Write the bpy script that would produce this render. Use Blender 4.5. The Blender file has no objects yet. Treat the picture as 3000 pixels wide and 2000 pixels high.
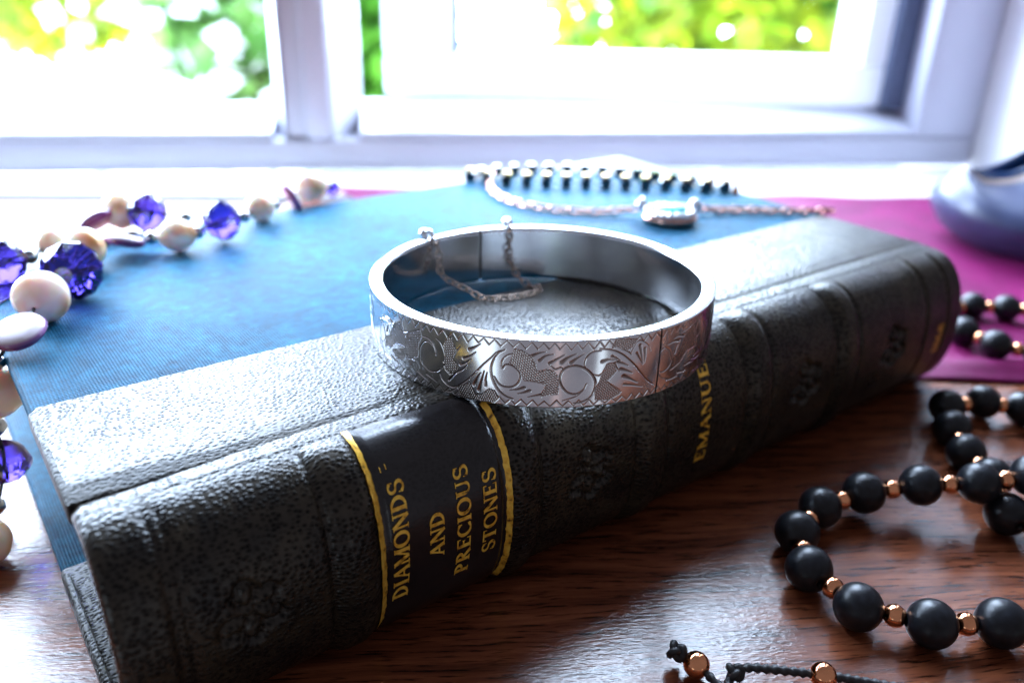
import bpy, bmesh, math, random
import numpy as np
from mathutils import Vector, Matrix
M = 0.001                       # all lengths below are millimetres
rng = np.random.default_rng(7)
random.seed(7)
sc = bpy.context.scene

# ------------------------------------------------------------------ camera
PITCH, ROLL = 0.4319, 0.0234
R0 = Vector((1, 0, 0)); F0 = Vector((0, math.cos(PITCH), -math.sin(PITCH))); U0 = R0.cross(F0)
CR = (R0*math.cos(ROLL) + U0*math.sin(ROLL)); CU = F0.cross(CR)*-1
camd = bpy.data.cameras.new('camera'); cam = bpy.data.objects.new('camera', camd); sc.collection.objects.link(cam)
mw = Matrix((CR, CU, -F0)).transposed().to_4x4(); mw.translation = Vector((0, 0, 97*M)); cam.matrix_world = mw
camd.sensor_width = 36; camd.lens = 29.83; camd.clip_start = 0.004; camd.clip_end = 200
camd.dof.use_dof = True; camd.dof.focus_distance = 0.129; camd.dof.aperture_fstop = 13.0
sc.camera = cam

# ------------------------------------------------------------------ light
W = bpy.data.worlds.new('World'); sc.world = W; W.use_nodes = True
W.node_tree.nodes['Background'].inputs[0].default_value = (0.86, 0.82, 0.95, 1)   # the dim room
W.node_tree.nodes['Background'].inputs[1].default_value = 0.25
SKY = 38.0
def area(name, loc, target, sx, sy, energy, col):
    l = bpy.data.lights.new(name, 'AREA'); l.shape = 'RECTANGLE'; l.size = sx; l.size_y = sy; l.energy = energy; l.color = col
    o = bpy.data.objects.new(name, l); sc.collection.objects.link(o); o.location = loc
    o.rotation_euler = (Vector(target)-Vector(loc)).to_track_quat('-Z', 'Y').to_euler()
    return o
area('added_band_light', (-0.62, -0.75, -0.30), (0, 0.14, 0.03), 0.30, 0.7, 1.0, (0.72, 0.88, 1.0))  # added light without a real source, for cool bands reflected in the bangle
area('added_band_light_pink', (0.20, -0.95, -0.42), (0, 0.14, 0.03), 0.05, 0.8, 0.07, (1.0, 0.66, 0.60))  # also added, to reflect as a pink band in the silver
area('added_band_light_pale', (0.52, -0.55, -0.26), (0, 0.14, 0.03), 0.07, 0.7, 0.16, (0.8, 0.92, 1.0))  # also added, to reflect as a pale band in the silver
sc.view_settings.view_transform = 'Standard'; sc.view_settings.look = 'None'
sc.view_settings.exposure = 0; sc.view_settings.gamma = 1
cy = sc.cycles
cy.max_bounces = 10; cy.diffuse_bounces = 4; cy.glossy_bounces = 5; cy.transmission_bounces = 8; cy.transparent_max_bounces = 10
cy.use_denoising = True; cy.sample_clamp_indirect = 6; cy.caustics_refractive = False; cy.blur_glossy = 0.3
try: cy.denoiser = 'OPENIMAGEDENOISE'
except Exception: pass

# ------------------------------------------------------------------ materials
def mat(name):
    m = bpy.data.materials.new(name); m.use_nodes = True
    nt = m.node_tree; b = nt.nodes['Principled BSDF']
    return m, nt, b
def setp(b, **k):
    for a, v in k.items():
        b.inputs[a.replace('_', ' ')].default_value = v
def N(nt, t, **k):
    n = nt.nodes.new(t)
    for a, v in k.items():
        if a in n.inputs: n.inputs[a].default_value = v
        else: setattr(n, a, v)
    return n
def L(nt, a, b): nt.links.new(a, b)
def coords(nt, kind='Object', scale=(1, 1, 1), rot=(0, 0, 0)):
    tc = N(nt, 'ShaderNodeTexCoord'); mp = N(nt, 'ShaderNodeMapping')
    mp.inputs['Scale'].default_value = scale; mp.inputs['Rotation'].default_value = rot
    L(nt, tc.outputs[kind], mp.inputs[0]); return mp.outputs[0]
def ramp(nt, fac, stops):
    r = N(nt, 'ShaderNodeValToRGB'); e = r.color_ramp.elements
    e[0].position, e[0].color = stops[0][0], (*stops[0][1], 1)
    e[1].position, e[1].color = stops[-1][0], (*stops[-1][1], 1)
    for p_, c in stops[1:-1]:
        x = e.new(p_); x.color = (*c, 1)
    L(nt, fac, r.inputs[0]); return r.outputs[0]
def bump(nt, h, strength, dist, nrm=None):
    b = N(nt, 'ShaderNodeBump'); b.inputs['Strength'].default_value = strength; b.inputs['Distance'].default_value = dist*M
    L(nt, h, b.inputs['Height'])
    if nrm: L(nt, nrm, b.inputs['Normal'])
    return b.outputs[0]
def math_(nt, op, a, b=None, c=None):
    n = N(nt, 'ShaderNodeMath', operation=op)
    for i, v in enumerate((a, b, c)):
        if v is None: continue
        if isinstance(v, (int, float)): n.inputs[i].default_value = v
        else: L(nt, v, n.inputs[i])
    return n.outputs[0]
def plain(name, col, rough=0.5, metal=0.0, noise=0.0, nscale=400, bumpd=0.0, coat=0.0, **k):
    m, nt, b = mat(name); setp(b, Base_Color=(*col, 1), Roughness=rough, Metallic=metal, Coat_Weight=coat, **k)
    if noise or bumpd:
        n = N(nt, 'ShaderNodeTexNoise', Scale=nscale, Detail=4.0); L(nt, coords(nt), n.inputs['Vector'])
        if noise:
            c = ramp(nt, n.outputs[0], [(0.3, tuple(x*(1-noise) for x in col)), (0.7, tuple(min(1, x*(1+noise)) for x in col))])
            L(nt, c, b.inputs['Base Color'])
            L(nt, math_(nt, 'MULTIPLY_ADD', n.outputs[0], 0.25*noise, rough-0.12*noise), b.inputs['Roughness'])
        if bumpd: L(nt, bump(nt, n.outputs[0], 0.6, bumpd), b.inputs['Normal'])
    return m

def mat_wood():
    m, nt, b = mat('walnut_laminate')
    v = coords(nt, 'Object', (1, 1, 1), (0, 0, math.radians(-6)))
    dn = N(nt, 'ShaderNodeTexNoise', Scale=14, Detail=3.0); L(nt, v, dn.inputs['Vector'])
    mp = N(nt, 'ShaderNodeMapping'); mp.inputs['Scale'].default_value = (30, 420, 30)
    mixv = N(nt, 'ShaderNodeMix', data_type='VECTOR'); mixv.inputs['Factor'].default_value = 0.012
    L(nt, v, mixv.inputs['A']); L(nt, dn.outputs['Color'], mixv.inputs['B']); L(nt, mixv.outputs['Result'], mp.inputs[0])
    g1 = N(nt, 'ShaderNodeTexNoise', Scale=1.0, Detail=6.0, Roughness=0.62); L(nt, mp.outputs[0], g1.inputs['Vector'])
    mp2 = N(nt, 'ShaderNodeMapping'); mp2.inputs['Scale'].default_value = (150, 1700, 150); L(nt, mixv.outputs['Result'], mp2.inputs[0])
    g2 = N(nt, 'ShaderNodeTexNoise', Scale=1.0, Detail=3.0, Roughness=0.6); L(nt, mp2.outputs[0], g2.inputs['Vector'])
    base = ramp(nt, g1.outputs[0], [(0.30, (0.036, 0.011, 0.006)), (0.47, (0.140, 0.040, 0.018)), (0.62, (0.22, 0.066, 0.028)), (0.78, (0.28, 0.095, 0.043))])
    pores = ramp(nt, g2.outputs[0], [(0.36, (0.10, 0.09, 0.09)), (0.46, (1, 1, 1))])
    mx = N(nt, 'ShaderNodeMix', data_type='RGBA', blend_type='MULTIPLY'); mx.inputs['Factor'].default_value = 0.85
    L(nt, base, mx.inputs['A']); L(nt, pores, mx.inputs['B']); L(nt, mx.outputs['Result'], b.inputs['Base Color'])
    mp3 = N(nt, 'ShaderNodeMapping'); mp3.inputs['Scale'].default_value = (620, 1700, 620); L(nt, v, mp3.inputs[0])
    g3 = N(nt, 'ShaderNodeTexNoise', Scale=1.0, Detail=2.5, Roughness=0.55); L(nt, mp3.outputs[0], g3.inputs['Vector'])
    h = math_(nt, 'ADD', g3.outputs[0], math_(nt, 'MULTIPLY', g2.outputs[0], 0.5))
    L(nt, bump(nt, h, 0.9, 0.075), b.inputs['Normal'])
    sm = N(nt, 'ShaderNodeTexNoise', Scale=28, Detail=5.0, Roughness=0.65); L(nt, v, sm.inputs['Vector'])
    L(nt, math_(nt, 'MULTIPLY_ADD', sm.outputs[0], 0.26, 0.07), b.inputs['Roughness'])
    setp(b, IOR=1.55)
    b.inputs['Specular IOR Level'].default_value = 0.44
    return m

def mat_leather(name='black_leather', dark=(0.007, 0.006, 0.005), light=(0.036, 0.027, 0.015), rough=0.31, cell=1300, depth=0.115, kind='UV', spec=0.40, pit=1.0):
    """pebbled goat skin: rounded cells with small dark pits between lighter worn ridges"""
    m, nt, b = mat(name)
    v = coords(nt, kind)
    dn = N(nt, 'ShaderNodeTexNoise', Scale=300, Detail=2.0); L(nt, v, dn.inputs['Vector'])
    mixv = N(nt, 'ShaderNodeMix', data_type='VECTOR'); mixv.inputs['Factor'].default_value = 0.0006
    L(nt, v, mixv.inputs['A']); L(nt, dn.outputs['Color'], mixv.inputs['B'])
    sc_ = N(nt, 'ShaderNodeMapping'); sc_.inputs['Scale'].default_value = (0.92, 1.2, 1.0); L(nt, mixv.outputs['Result'], sc_.inputs[0])
    vf = N(nt, 'ShaderNodeTexVoronoi', feature='SMOOTH_F1', Scale=cell, Randomness=0.85); vf.inputs['Smoothness'].default_value = 0.15; L(nt, sc_.outputs[0], vf.inputs['Vector'])
    big = N(nt, 'ShaderNodeTexNoise', Scale=48, Detail=4.0, Roughness=0.6); L(nt, v, big.inputs['Vector'])
    med = N(nt, 'ShaderNodeTexNoise', Scale=210, Detail=3.0); L(nt, v, med.inputs['Vector'])
    edge_f = ramp(nt, math_(nt, 'ADD', vf.outputs['Distance'], math_(nt, 'MULTIPLY_ADD', med.outputs[0], 0.24, -0.12)), [(0.16, (0, 0, 0)), (0.36, (0.5, 0.5, 0.5)), (0.60, (1, 1, 1))])
    if pit < 1: edge_f = math_(nt, 'MULTIPLY_ADD', edge_f, pit, 1-pit)
    rub = ramp(nt, big.outputs[0], [(0.42, (1, 1, 1)), (0.70, (0.45, 0.45, 0.45))])      # handled places are worn smooth
    h = math_(nt, 'MULTIPLY', edge_f, rub)
    n1 = bump(nt, med.outputs[0], 0.25, 0.25)
    L(nt, bump(nt, h, 0.9, depth, n1), b.inputs['Normal'])
    mx = N(nt, 'ShaderNodeMix', data_type='RGBA'); L(nt, edge_f, mx.inputs['Factor'])
    wear = ramp(nt, math_(nt, 'MULTIPLY_ADD', med.outputs[0], 0.5, math_(nt, 'MULTIPLY', big.outputs[0], 0.5)), [(0.38, dark), (0.62, light)])
    mx.inputs['A'].default_value = (0.005, 0.0045, 0.004, 1); L(nt, wear, mx.inputs['B'])
    L(nt, mx.outputs['Result'], b.inputs['Base Color'])
    L(nt, math_(nt, 'MULTIPLY_ADD', big.outputs[0], 0.24, rough-0.12), b.inputs['Roughness'])
    L(nt, math_(nt, 'MULTIPLY_ADD', edge_f, spec*0.8, spec*0.2), b.inputs['Specular IOR Level'])  # gloss lowered in the pits, putting their cavity shade into the material
    return m
def N_sep(nt, col):
    s = N(nt, 'ShaderNodeSeparateColor'); L(nt, col, s.inputs[0]); return s.outputs[0]

def mat_bookcloth():
    m, nt, b = mat('blue_book_cloth')
    v = coords(nt, 'UV')
    big = N(nt, 'ShaderNodeTexNoise', Scale=55, Detail=7.0, Roughness=0.7); L(nt, v, big.inputs['Vector'])
    dn = N(nt, 'ShaderNodeTexNoise', Scale=90, Detail=2.0); L(nt, v, dn.inputs['Vector'])
    mixv = N(nt, 'ShaderNodeMix', data_type='VECTOR'); mixv.inputs['Factor'].default_value = 0.0004
    L(nt, v, mixv.inputs['A']); L(nt, dn.outputs['Color'], mixv.inputs['B'])
    w1 = N(nt, 'ShaderNodeTexWave', bands_direction='X', Scale=620, Distortion=0.3); w1.inputs['Detail Scale'].default_value = 3; L(nt, mixv.outputs['Result'], w1.inputs['Vector'])
    w2 = N(nt, 'ShaderNodeTexWave', bands_direction='Y', Scale=560, Distortion=0.3); w2.inputs['Detail Scale'].default_value = 3; L(nt, mixv.outputs['Result'], w2.inputs['Vector'])
    fine = N(nt, 'ShaderNodeTexNoise', Scale=900, Detail=2.0); L(nt, v, fine.inputs['Vector'])
    weave = math_(nt, 'ADD', math_(nt, 'MULTIPLY', w1.outputs['Fac'], w2.outputs['Fac']), math_(nt, 'MULTIPLY', fine.outputs[0], 0.5))
    L(nt, bump(nt, weave, 0.9, 0.16), b.inputs['Normal'])
    c = ramp(nt, big.outputs[0], [(0.3, (0.0012, 0.062, 0.130)), (0.5, (0.003, 0.110, 0.215)), (0.7, (0.009, 0.165, 0.30))])
    mx = N(nt, 'ShaderNodeMix', data_type='RGBA', blend_type='MULTIPLY'); mx.inputs['Factor'].default_value = 0.8
    L(nt, c, mx.inputs['A']); L(nt, ramp(nt, weave, [(0.15, (0.35, 0.35, 0.35)), (0.75, (1.25, 1.25, 1.25))]), mx.inputs['B'])
    fl = N(nt, 'ShaderNodeTexNoise', Scale=330, Detail=5.0, Roughness=0.75); L(nt, v, fl.inputs['Vector'])
    m2 = N(nt, 'ShaderNodeMix', data_type='RGBA', blend_type='MULTIPLY'); m2.inputs['Factor'].default_value = 1.0
    L(nt, mx.outputs['Result'], m2.inputs['A']); L(nt, ramp(nt, fl.outputs[0], [(0.34, (0.45, 0.5, 0.55)), (0.66, (1.35, 1.3, 1.25))]), m2.inputs['B'])
    L(nt, m2.outputs['Result'], b.inputs['Base Color'])
    setp(b, Roughness=0.55, Sheen_Weight=0.06, Sheen_Roughness=0.4); b.inputs['Specular IOR Level'].default_value = 0.12; b.inputs['Specular Tint'].default_value = (0.5, 0.8, 1, 1)
    b.inputs['Sheen Tint'].default_value = (0.4, 0.75, 1, 1)
    return m

def mat_silver():
    m, nt, b = mat('engraved_silver')
    at = N(nt, 'ShaderNodeAttribute', attribute_name='groove')
    v = coords(nt, 'Object')
    n = N(nt, 'ShaderNodeTexNoise', Scale=160, Detail=5.0); L(nt, v, n.inputs['Vector'])
    st = N(nt, 'ShaderNodeMapping'); st.inputs['Scale'].default_value = (300, 300, 5200); L(nt, v, st.inputs[0])
    br = N(nt, 'ShaderNodeTexNoise', Scale=1.0, Detail=2.0); L(nt, st.outputs[0], br.inputs['Vector'])
    mx = N(nt, 'ShaderNodeMix', data_type='RGBA'); L(nt, at.outputs['Fac'], mx.inputs['Factor'])
    L(nt, ramp(nt, n.outputs[0], [(0.3, (0.76, 0.79, 0.84)), (0.6, (0.91, 0.93, 0.96))]), mx.inputs['A'])
    mx.inputs['B'].default_value = (0.30, 0.235, 0.205, 1)
    L(nt, mx.outputs['Result'], b.inputs['Base Color'])
    L(nt, math_(nt, 'MULTIPLY_ADD', n.outputs[0], 0.18, 0.07), b.inputs['Roughness'])
    L(nt, bump(nt, br.outputs[0], 0.25, 0.01), b.inputs['Normal'])
    setp(b, Metallic=1.0)
    return m
def mat_tarnished():
    m, nt, b = mat('tarnished_silver')
    v = coords(nt, 'Object')
    n = N(nt, 'ShaderNodeTexNoise', Scale=75, Detail=6.0, Roughness=0.65); L(nt, v, n.inputs['Vector'])
    L(nt, ramp(nt, n.outputs[0], [(0.30, (0.10, 0.075, 0.06)), (0.42, (0.42, 0.38, 0.35)), (0.55, (0.74, 0.74, 0.76))]), b.inputs['Base Color'])
    L(nt, math_(nt, 'MULTIPLY_ADD', n.outputs[0], 0.2, 0.12), b.inputs['Roughness'])
    setp(b, Metallic=1.0); return m
def mat_gilt():
    m, nt, b = mat('gilt')
    n = N(nt, 'ShaderNodeTexNoise', Scale=900, Detail=4.0); L(nt, coords(nt), n.inputs['Vector'])
    L(nt, ramp(nt, n.outputs[0], [(0.30, (0.10, 0.045, 0.01)), (0.42, (0.80, 0.42, 0.04)), (0.62, (1.0, 0.64, 0.09))]), b.inputs['Base Color'])
    L(nt, bump(nt, n.outputs[0], 0.6, 0.06), b.inputs['Normal'])
    setp(b, Metallic=0.3, Roughness=0.32); return m
def mat_pearl():
    m, nt, b = mat('pearl')
    v = coords(nt, 'Object')
    n = N(nt, 'ShaderNodeTexNoise', Scale=480, Detail=2.0); L(nt, v, n.inputs['Vector'])
    oi = N(nt, 'ShaderNodeObjectInfo')
    f = math_(nt, 'ADD', n.outputs[0], math_(nt, 'MULTIPLY_ADD', oi.outputs['Random'], 0.16, -0.08))
    L(nt, ramp(nt, f, [(0.46, (0.92, 0.87, 0.80)), (0.58, (0.84, 0.64, 0.42)), (0.70, (0.60, 0.30, 0.09))]), b.inputs['Base Color'])
    w = N(nt, 'ShaderNodeTexWave', bands_direction='Z', Scale=420, Distortion=2.5); L(nt, v, w.inputs['Vector'])
    L(nt, bump(nt, w.outputs['Fac'], 0.5, 0.25), b.inputs['Normal'])
    setp(b, Roughness=0.22, Coat_Weight=0.7, Coat_Roughness=0.06, Subsurface_Weight=0.75, Subsurface_Scale=0.0035)
    b.inputs['Subsurface Radius'].default_value = (1.0, 0.55, 0.25); return m
def mat_shell():
    m, nt, b = mat('purple_shell')
    v = coords(nt, 'Object')
    w = N(nt, 'ShaderNodeTexNoise', Scale=260, Detail=2.0); L(nt, v, w.inputs['Vector'])
    sx = N(nt, 'ShaderNodeSeparateXYZ'); L(nt, v, sx.inputs[0])
    f = math_(nt, 'MULTIPLY_ADD', sx.outputs[2], 1400.0, math_(nt, 'MULTIPLY_ADD', w.outputs[0], 0.5, 0.22))
    L(nt, ramp(nt, f, [(0.05, (0.55, 0.17, 0.33)), (0.28, (0.36, 0.08, 0.24)), (0.42, (0.10, 0.012, 0.11)), (0.58, (0.30, 0.10, 0.28)), (0.72, (0.75, 0.68, 0.74))]), b.inputs['Base Color'])
    setp(b, Roughness=0.18, Coat_Weight=0.8, Coat_Roughness=0.05); return m
def mat_glass(name, col, ior=1.55):
    m, nt, b = mat(name); setp(b, Base_Color=(*col, 1), Roughness=0.0, IOR=ior, Transmission_Weight=1.0); return m
def mat_pane():
    m = bpy.data.materials.new('window_glass'); m.use_nodes = True; nt = m.node_tree; nt.nodes.clear()
    o = N(nt, 'ShaderNodeOutputMaterial'); t = N(nt, 'ShaderNodeBsdfTransparent'); g = N(nt, 'ShaderNodeBsdfGlossy'); g.inputs['Roughness'].default_value = 0.02
    t.inputs[0].default_value = (0.97, 0.99, 0.98, 1)
    mx = N(nt, 'ShaderNodeMixShader'); mx.inputs[0].default_value = 0.04
    L(nt, t.outputs[0], mx.inputs[1]); L(nt, g.outputs[0], mx.inputs[2]); L(nt, mx.outputs[0], o.inputs[0]); return m
def mat_fabric():
    m, nt, b = mat('purple_satin')
    v = coords(nt, 'Object')
    n = N(nt, 'ShaderNodeTexNoise', Scale=60, Detail=3.0); L(nt, v, n.inputs['Vector'])
    L(nt, ramp(nt, n.outputs[0], [(0.3, (0.115, 0.0014, 0.050)), (0.7, (0.19, 0.003, 0.080))]), b.inputs['Base Color'])
    w1 = N(nt, 'ShaderNodeTexWave', bands_direction='X', Scale=900); L(nt, v, w1.inputs['Vector'])
    w2 = N(nt, 'ShaderNodeTexWave', bands_direction='Y', Scale=900); L(nt, v, w2.inputs['Vector'])
    L(nt, bump(nt, math_(nt, 'ADD', w1.outputs['Fac'], w2.outputs['Fac']), 0.4, 0.08), b.inputs['Normal'])
    setp(b, Roughness=0.5, Sheen_Weight=0.04); b.inputs['Specular IOR Level'].default_value = 0.15; b.inputs['Sheen Tint'].default_value = (1, 0.4, 0.85, 1); return m
def mat_upvc():                                 # thin-walled white plastic lets some of the daylight behind it through
    m, nt, b = mat('white_upvc'); setp(b, Base_Color=(0.86, 0.86, 0.87, 1), Roughness=0.3)
    t = N(nt, 'ShaderNodeBsdfTranslucent'); t.inputs[0].default_value = (0.9, 0.9, 0.92, 1); mx = N(nt, 'ShaderNodeMixShader'); mx.inputs[0].default_value = 0.30
    L(nt, b.outputs[0], mx.inputs[1]); L(nt, t.outputs[0], mx.inputs[2]); L(nt, mx.outputs[0], nt.nodes['Material Output'].inputs[0]); return m
def mat_leaf(name, c0, c1):
    m = bpy.data.materials.new(name); m.use_nodes = True; nt = m.node_tree; b = nt.nodes['Principled BSDF']
    n = N(nt, 'ShaderNodeTexNoise', Scale=9, Detail=3.0); L(nt, coords(nt), n.inputs['Vector'])
    c = ramp(nt, n.outputs[0], [(0.35, c0), (0.65, c1)]); L(nt, c, b.inputs['Base Color']); setp(b, Roughness=0.45)
    t = N(nt, 'ShaderNodeBsdfTranslucent'); L(nt, c, t.inputs[0]); mx = N(nt, 'ShaderNodeMixShader'); mx.inputs[0].default_value = 0.5
    L(nt, b.outputs[0], mx.inputs[1]); L(nt, t.outputs[0], mx.inputs[2]); L(nt, mx.outputs[0], nt.nodes['Material Output'].inputs[0]); return m
def mat_ceramic():
    m, nt, b = mat('blue_grey_glaze')
    v = coords(nt, 'Object')
    n = N(nt, 'ShaderNodeTexNoise', Scale=70, Detail=4.0); L(nt, v, n.inputs['Vector'])
    L(nt, ramp(nt, n.outputs[0], [(0.3, (0.016, 0.022, 0.062)), (0.55, (0.028, 0.038, 0.095)), (0.75, (0.05, 0.06, 0.12))]), b.inputs['Base Color'])
    L(nt, bump(nt, n.outputs[0], 0.3, 0.4), b.inputs['Normal'])
    setp(b, Roughness=0.38, Coat_Weight=0.2, Coat_Roughness=0.2); return m

WOOD = mat_wood(); LEATHER = mat_leather(); CLOTH = mat_bookcloth(); SILVER = mat_silver(); TARN = mat_tarnished(); GILT = mat_gilt()
LEATHER_DULL = mat_leather('dull_black_leather', rough=0.45, spec=0.22)
LABELM = mat_leather('glossy_label_leather', (0.004, 0.004, 0.005), (0.011, 0.010, 0.011), 0.22, 1500, 0.03, 'UV', 0.6, 0.3)
PEARL = mat_pearl(); SHELL = mat_shell(); CRYSTAL = mat_glass('violet_crystal', (0.075, 0.045, 0.50), 1.6); PANE = mat_pane()
MATTE = plain('matte_black_stone', (0.007, 0.008, 0.011), 0.33, noise=0.5, nscale=900, bumpd=0.01, Specular_IOR_Level=0.32)
ROSE = plain('rose_gold', (0.90, 0.40, 0.20), 0.10, 1.0, noise=0.12, nscale=500)
STEEL = plain('steel_bead', (0.40, 0.42, 0.45), 0.12, 1.0, noise=0.2)
CORD = plain('black_waxed_cord', (0.012, 0.012, 0.014), 0.5, noise=0.4, nscale=2500, bumpd=0.05)
FABRIC = mat_fabric(); CERAMIC = mat_ceramic(); GLAZE_IN = plain('dark_blue_glaze', (0.006, 0.03, 0.10), 0.2, noise=0.3, coat=0.5)
RIMCLAY = plain('pale_clay_rim', (0.42, 0.33, 0.30), 0.35, noise=0.25)
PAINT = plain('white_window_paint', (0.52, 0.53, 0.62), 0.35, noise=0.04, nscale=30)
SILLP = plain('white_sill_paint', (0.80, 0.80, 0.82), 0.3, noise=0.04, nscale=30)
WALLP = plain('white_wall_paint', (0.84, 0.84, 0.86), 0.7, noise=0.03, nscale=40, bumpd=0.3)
UPVC = mat_upvc()
SEAMFILL = plain('dark_seam_filler', (0.05, 0.045, 0.045), 0.4, 1.0, noise=0.3)  # dark fill for the bangle's seams
CHAINM = plain('bronze_tarnish', (0.40, 0.30, 0.24), 0.18, 1.0, noise=0.5, nscale=700)
RUBBER_SHADE = plain('grey_rubber_and_shade', (0.07, 0.09, 0.16), 0.6, noise=0.2)  # rubber of the casement seals, and shade tone of the jamb gap
PAGES = plain('aged_paper', (0.52, 0.44, 0.32), 0.8, noise=0.15, nscale=300)
BLACKGEM = plain('black_gem', (0.010, 0.008, 0.008), 0.08, noise=0.3, coat=0.8)
GOLDM = plain('pale_gold', (0.62, 0.44, 0.20), 0.3, 1.0, noise=0.1)
PINKGOLD = plain('pink_gold', (0.72, 0.40, 0.31), 0.22, 1.0, noise=0.1)
PALEG = plain('dull_pale_gold', (0.42, 0.42, 0.36), 0.4, 1.0, noise=0.2)
OPAL = plain('opal', (0.12, 0.62, 0.72), 0.25, noise=0.6, nscale=350, coat=0.3)
DIAMOND = plain('paste_stone', (0.80, 0.78, 0.80), 0.05, 0.6, noise=0.1)
LEAF1 = mat_leaf('leaf_yellow_green', (0.14, 0.26, 0.008), (0.34, 0.38, 0.015)); LEAF2 = mat_leaf('leaf_green', (0.03, 0.13, 0.012), (0.09, 0.25, 0.02))
LEAF3 = mat_leaf('leaf_blue_green', (0.07, 0.19, 0.05), (0.18, 0.34, 0.07))
PETAL = plain('white_petal', (0.85, 0.83, 0.82), 0.6, noise=0.05); TWIG = plain('twig_bark', (0.10, 0.07, 0.05), 0.8, noise=0.4)
PATIO = plain('pale_patio_stone', (0.66, 0.64, 0.62), 0.8, noise=0.12, nscale=3, bumpd=2.0)

# ------------------------------------------------------------------ object helpers
C = sc.collection
ORG = {}
def link(name, me, parent=None, at=(0, 0, 0), rot=None):
    o = bpy.data.objects.new(name, me); C.objects.link(o)
    w = Vector(at)*M
    if parent is not None:
        o.parent = parent; o.location = w - ORG[parent.name]
    else: o.location = w
    ORG[o.name] = w
    if rot is not None: o.rotation_euler = rot
    return o
def mesh(name, V, F, m, smooth=True, uv=None, attr=None):
    V = np.asarray(V, dtype=np.float64)*M
    me = bpy.data.meshes.new(name)
    if isinstance(F, np.ndarray):
        n, k = F.shape
        me.vertices.add(len(V)); me.vertices.foreach_set('co', V.ravel())
        me.loops.add(n*k); me.loops.foreach_set('vertex_index', F.ravel().astype(np.int32))
        me.polygons.add(n); me.polygons.foreach_set('loop_start', np.arange(0, n*k, k, dtype=np.int32))
        me.polygons.foreach_set('loop_total', np.full(n, k, dtype=np.int32)); me.update(calc_edges=True)
    else:
        me.from_pydata(V.tolist(), [], [list(f) for f in F]); me.update()
    me.materials.append(m)
    if uv is not None:
        ul = me.uv_layers.new(name='UVMap'); li = np.empty(len(me.loops), dtype=np.int32); me.loops.foreach_get('vertex_index', li)
        ul.data.foreach_set('uv', (np.asarray(uv)[li]*M).astype(np.float32).ravel())
    if attr is not None:
        a = me.attributes.new('groove', 'FLOAT', 'POINT'); a.data.foreach_set('value', attr.astype(np.float32))
    if smooth: me.polygons.foreach_set('use_smooth', np.ones(len(me.polygons), dtype=bool))
    return me
def thing(name, label, cat, at, group=None):
    o = link(name, None, None, at); o.empty_display_size = 0.005
    o['label'] = label; o['category'] = cat
    if group: o['group'] = group
    return o
def gridF(nu, nv, closed_u=False):
    i = np.arange(nu if closed_u else nu-1)[:, None]; j = np.arange(nv-1)[None, :]; i2 = (i+1) % nu
    return np.stack([i*nv+j, i2*nv+j, i2*nv+j+1, i*nv+j+1], axis=-1).reshape(-1, 4)
def lathe(prof, seg=32):
    prof = np.array(prof, float); a = np.linspace(0, 2*np.pi, seg, endpoint=False)
    V = np.stack([np.outer(np.cos(a), prof[:, 0]), np.outer(np.sin(a), prof[:, 0]), np.broadcast_to(prof[:, 1], (seg, len(prof)))], axis=-1).reshape(-1, 3)
    return V, gridF(seg, len(prof), True)
def tube(P, r, seg=8, closed=False, twist=0.0):
    P = np.array(P, float); n = len(P); r = np.broadcast_to(np.asarray(r, float), (n,))
    T = (np.roll(P, -1, 0)-np.roll(P, 1, 0)) if closed else np.gradient(P, axis=0)
    T /= np.linalg.norm(T, axis=1)[:, None]+1e-12
    up = np.array([0, 0, 1.0]); V = []
    a = np.linspace(0, 2*np.pi, seg, endpoint=False)
    prev = None
    for k in range(n):
        if prev is None:
            s = np.cross(T[k], up)
            if np.linalg.norm(s) < 0.05: s = np.cross(T[k], [1.0, 0, 0])
        else: s = prev - T[k]*np.dot(prev, T[k])
        s /= np.linalg.norm(s); prev = s; q = np.cross(s, T[k])
        V.append(P[k]+r[k]*(1+(0.22*np.cos(2*a+k*twist)[:, None] if twist else 0))*(np.cos(a)[:, None]*s+np.sin(a)[:, None]*q))
    V = np.concatenate(V); F = []
    for k in range(n if closed else n-1):
        for j in range(seg):
            F.append((k*seg+j, ((k+1) % n)*seg+j, ((k+1) % n)*seg+(j+1) % seg, k*seg+(j+1) % seg))
    if not closed: F += [tuple(range(seg)), tuple(range((n-1)*seg, n*seg))[::-1]]
    return V, F
def smooth_path(P, n=8):
    P = np.array(P, float); Q = np.concatenate([[2*P[0]-P[1]], P, [2*P[-1]-P[-2]]]); out = []
    for i in range(1, len(Q)-2):
        for t in np.linspace(0, 1, n, endpoint=False):
            a, b, c, d = Q[i-1:i+3]
            out.append(0.5*((2*b)+(-a+c)*t+(2*a-5*b+4*c-d)*t*t+(-a+3*b-3*c+d)*t**3))
    out.append(P[-1]); return np.array(out)
def resample(P, n):
    d = np.concatenate([[0], np.cumsum(np.linalg.norm(np.diff(P, axis=0), axis=1))]); s = np.linspace(0, d[-1], n)
    return np.stack([np.interp(s, d, P[:, i]) for i in range(P.shape[1])], axis=1)
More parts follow.
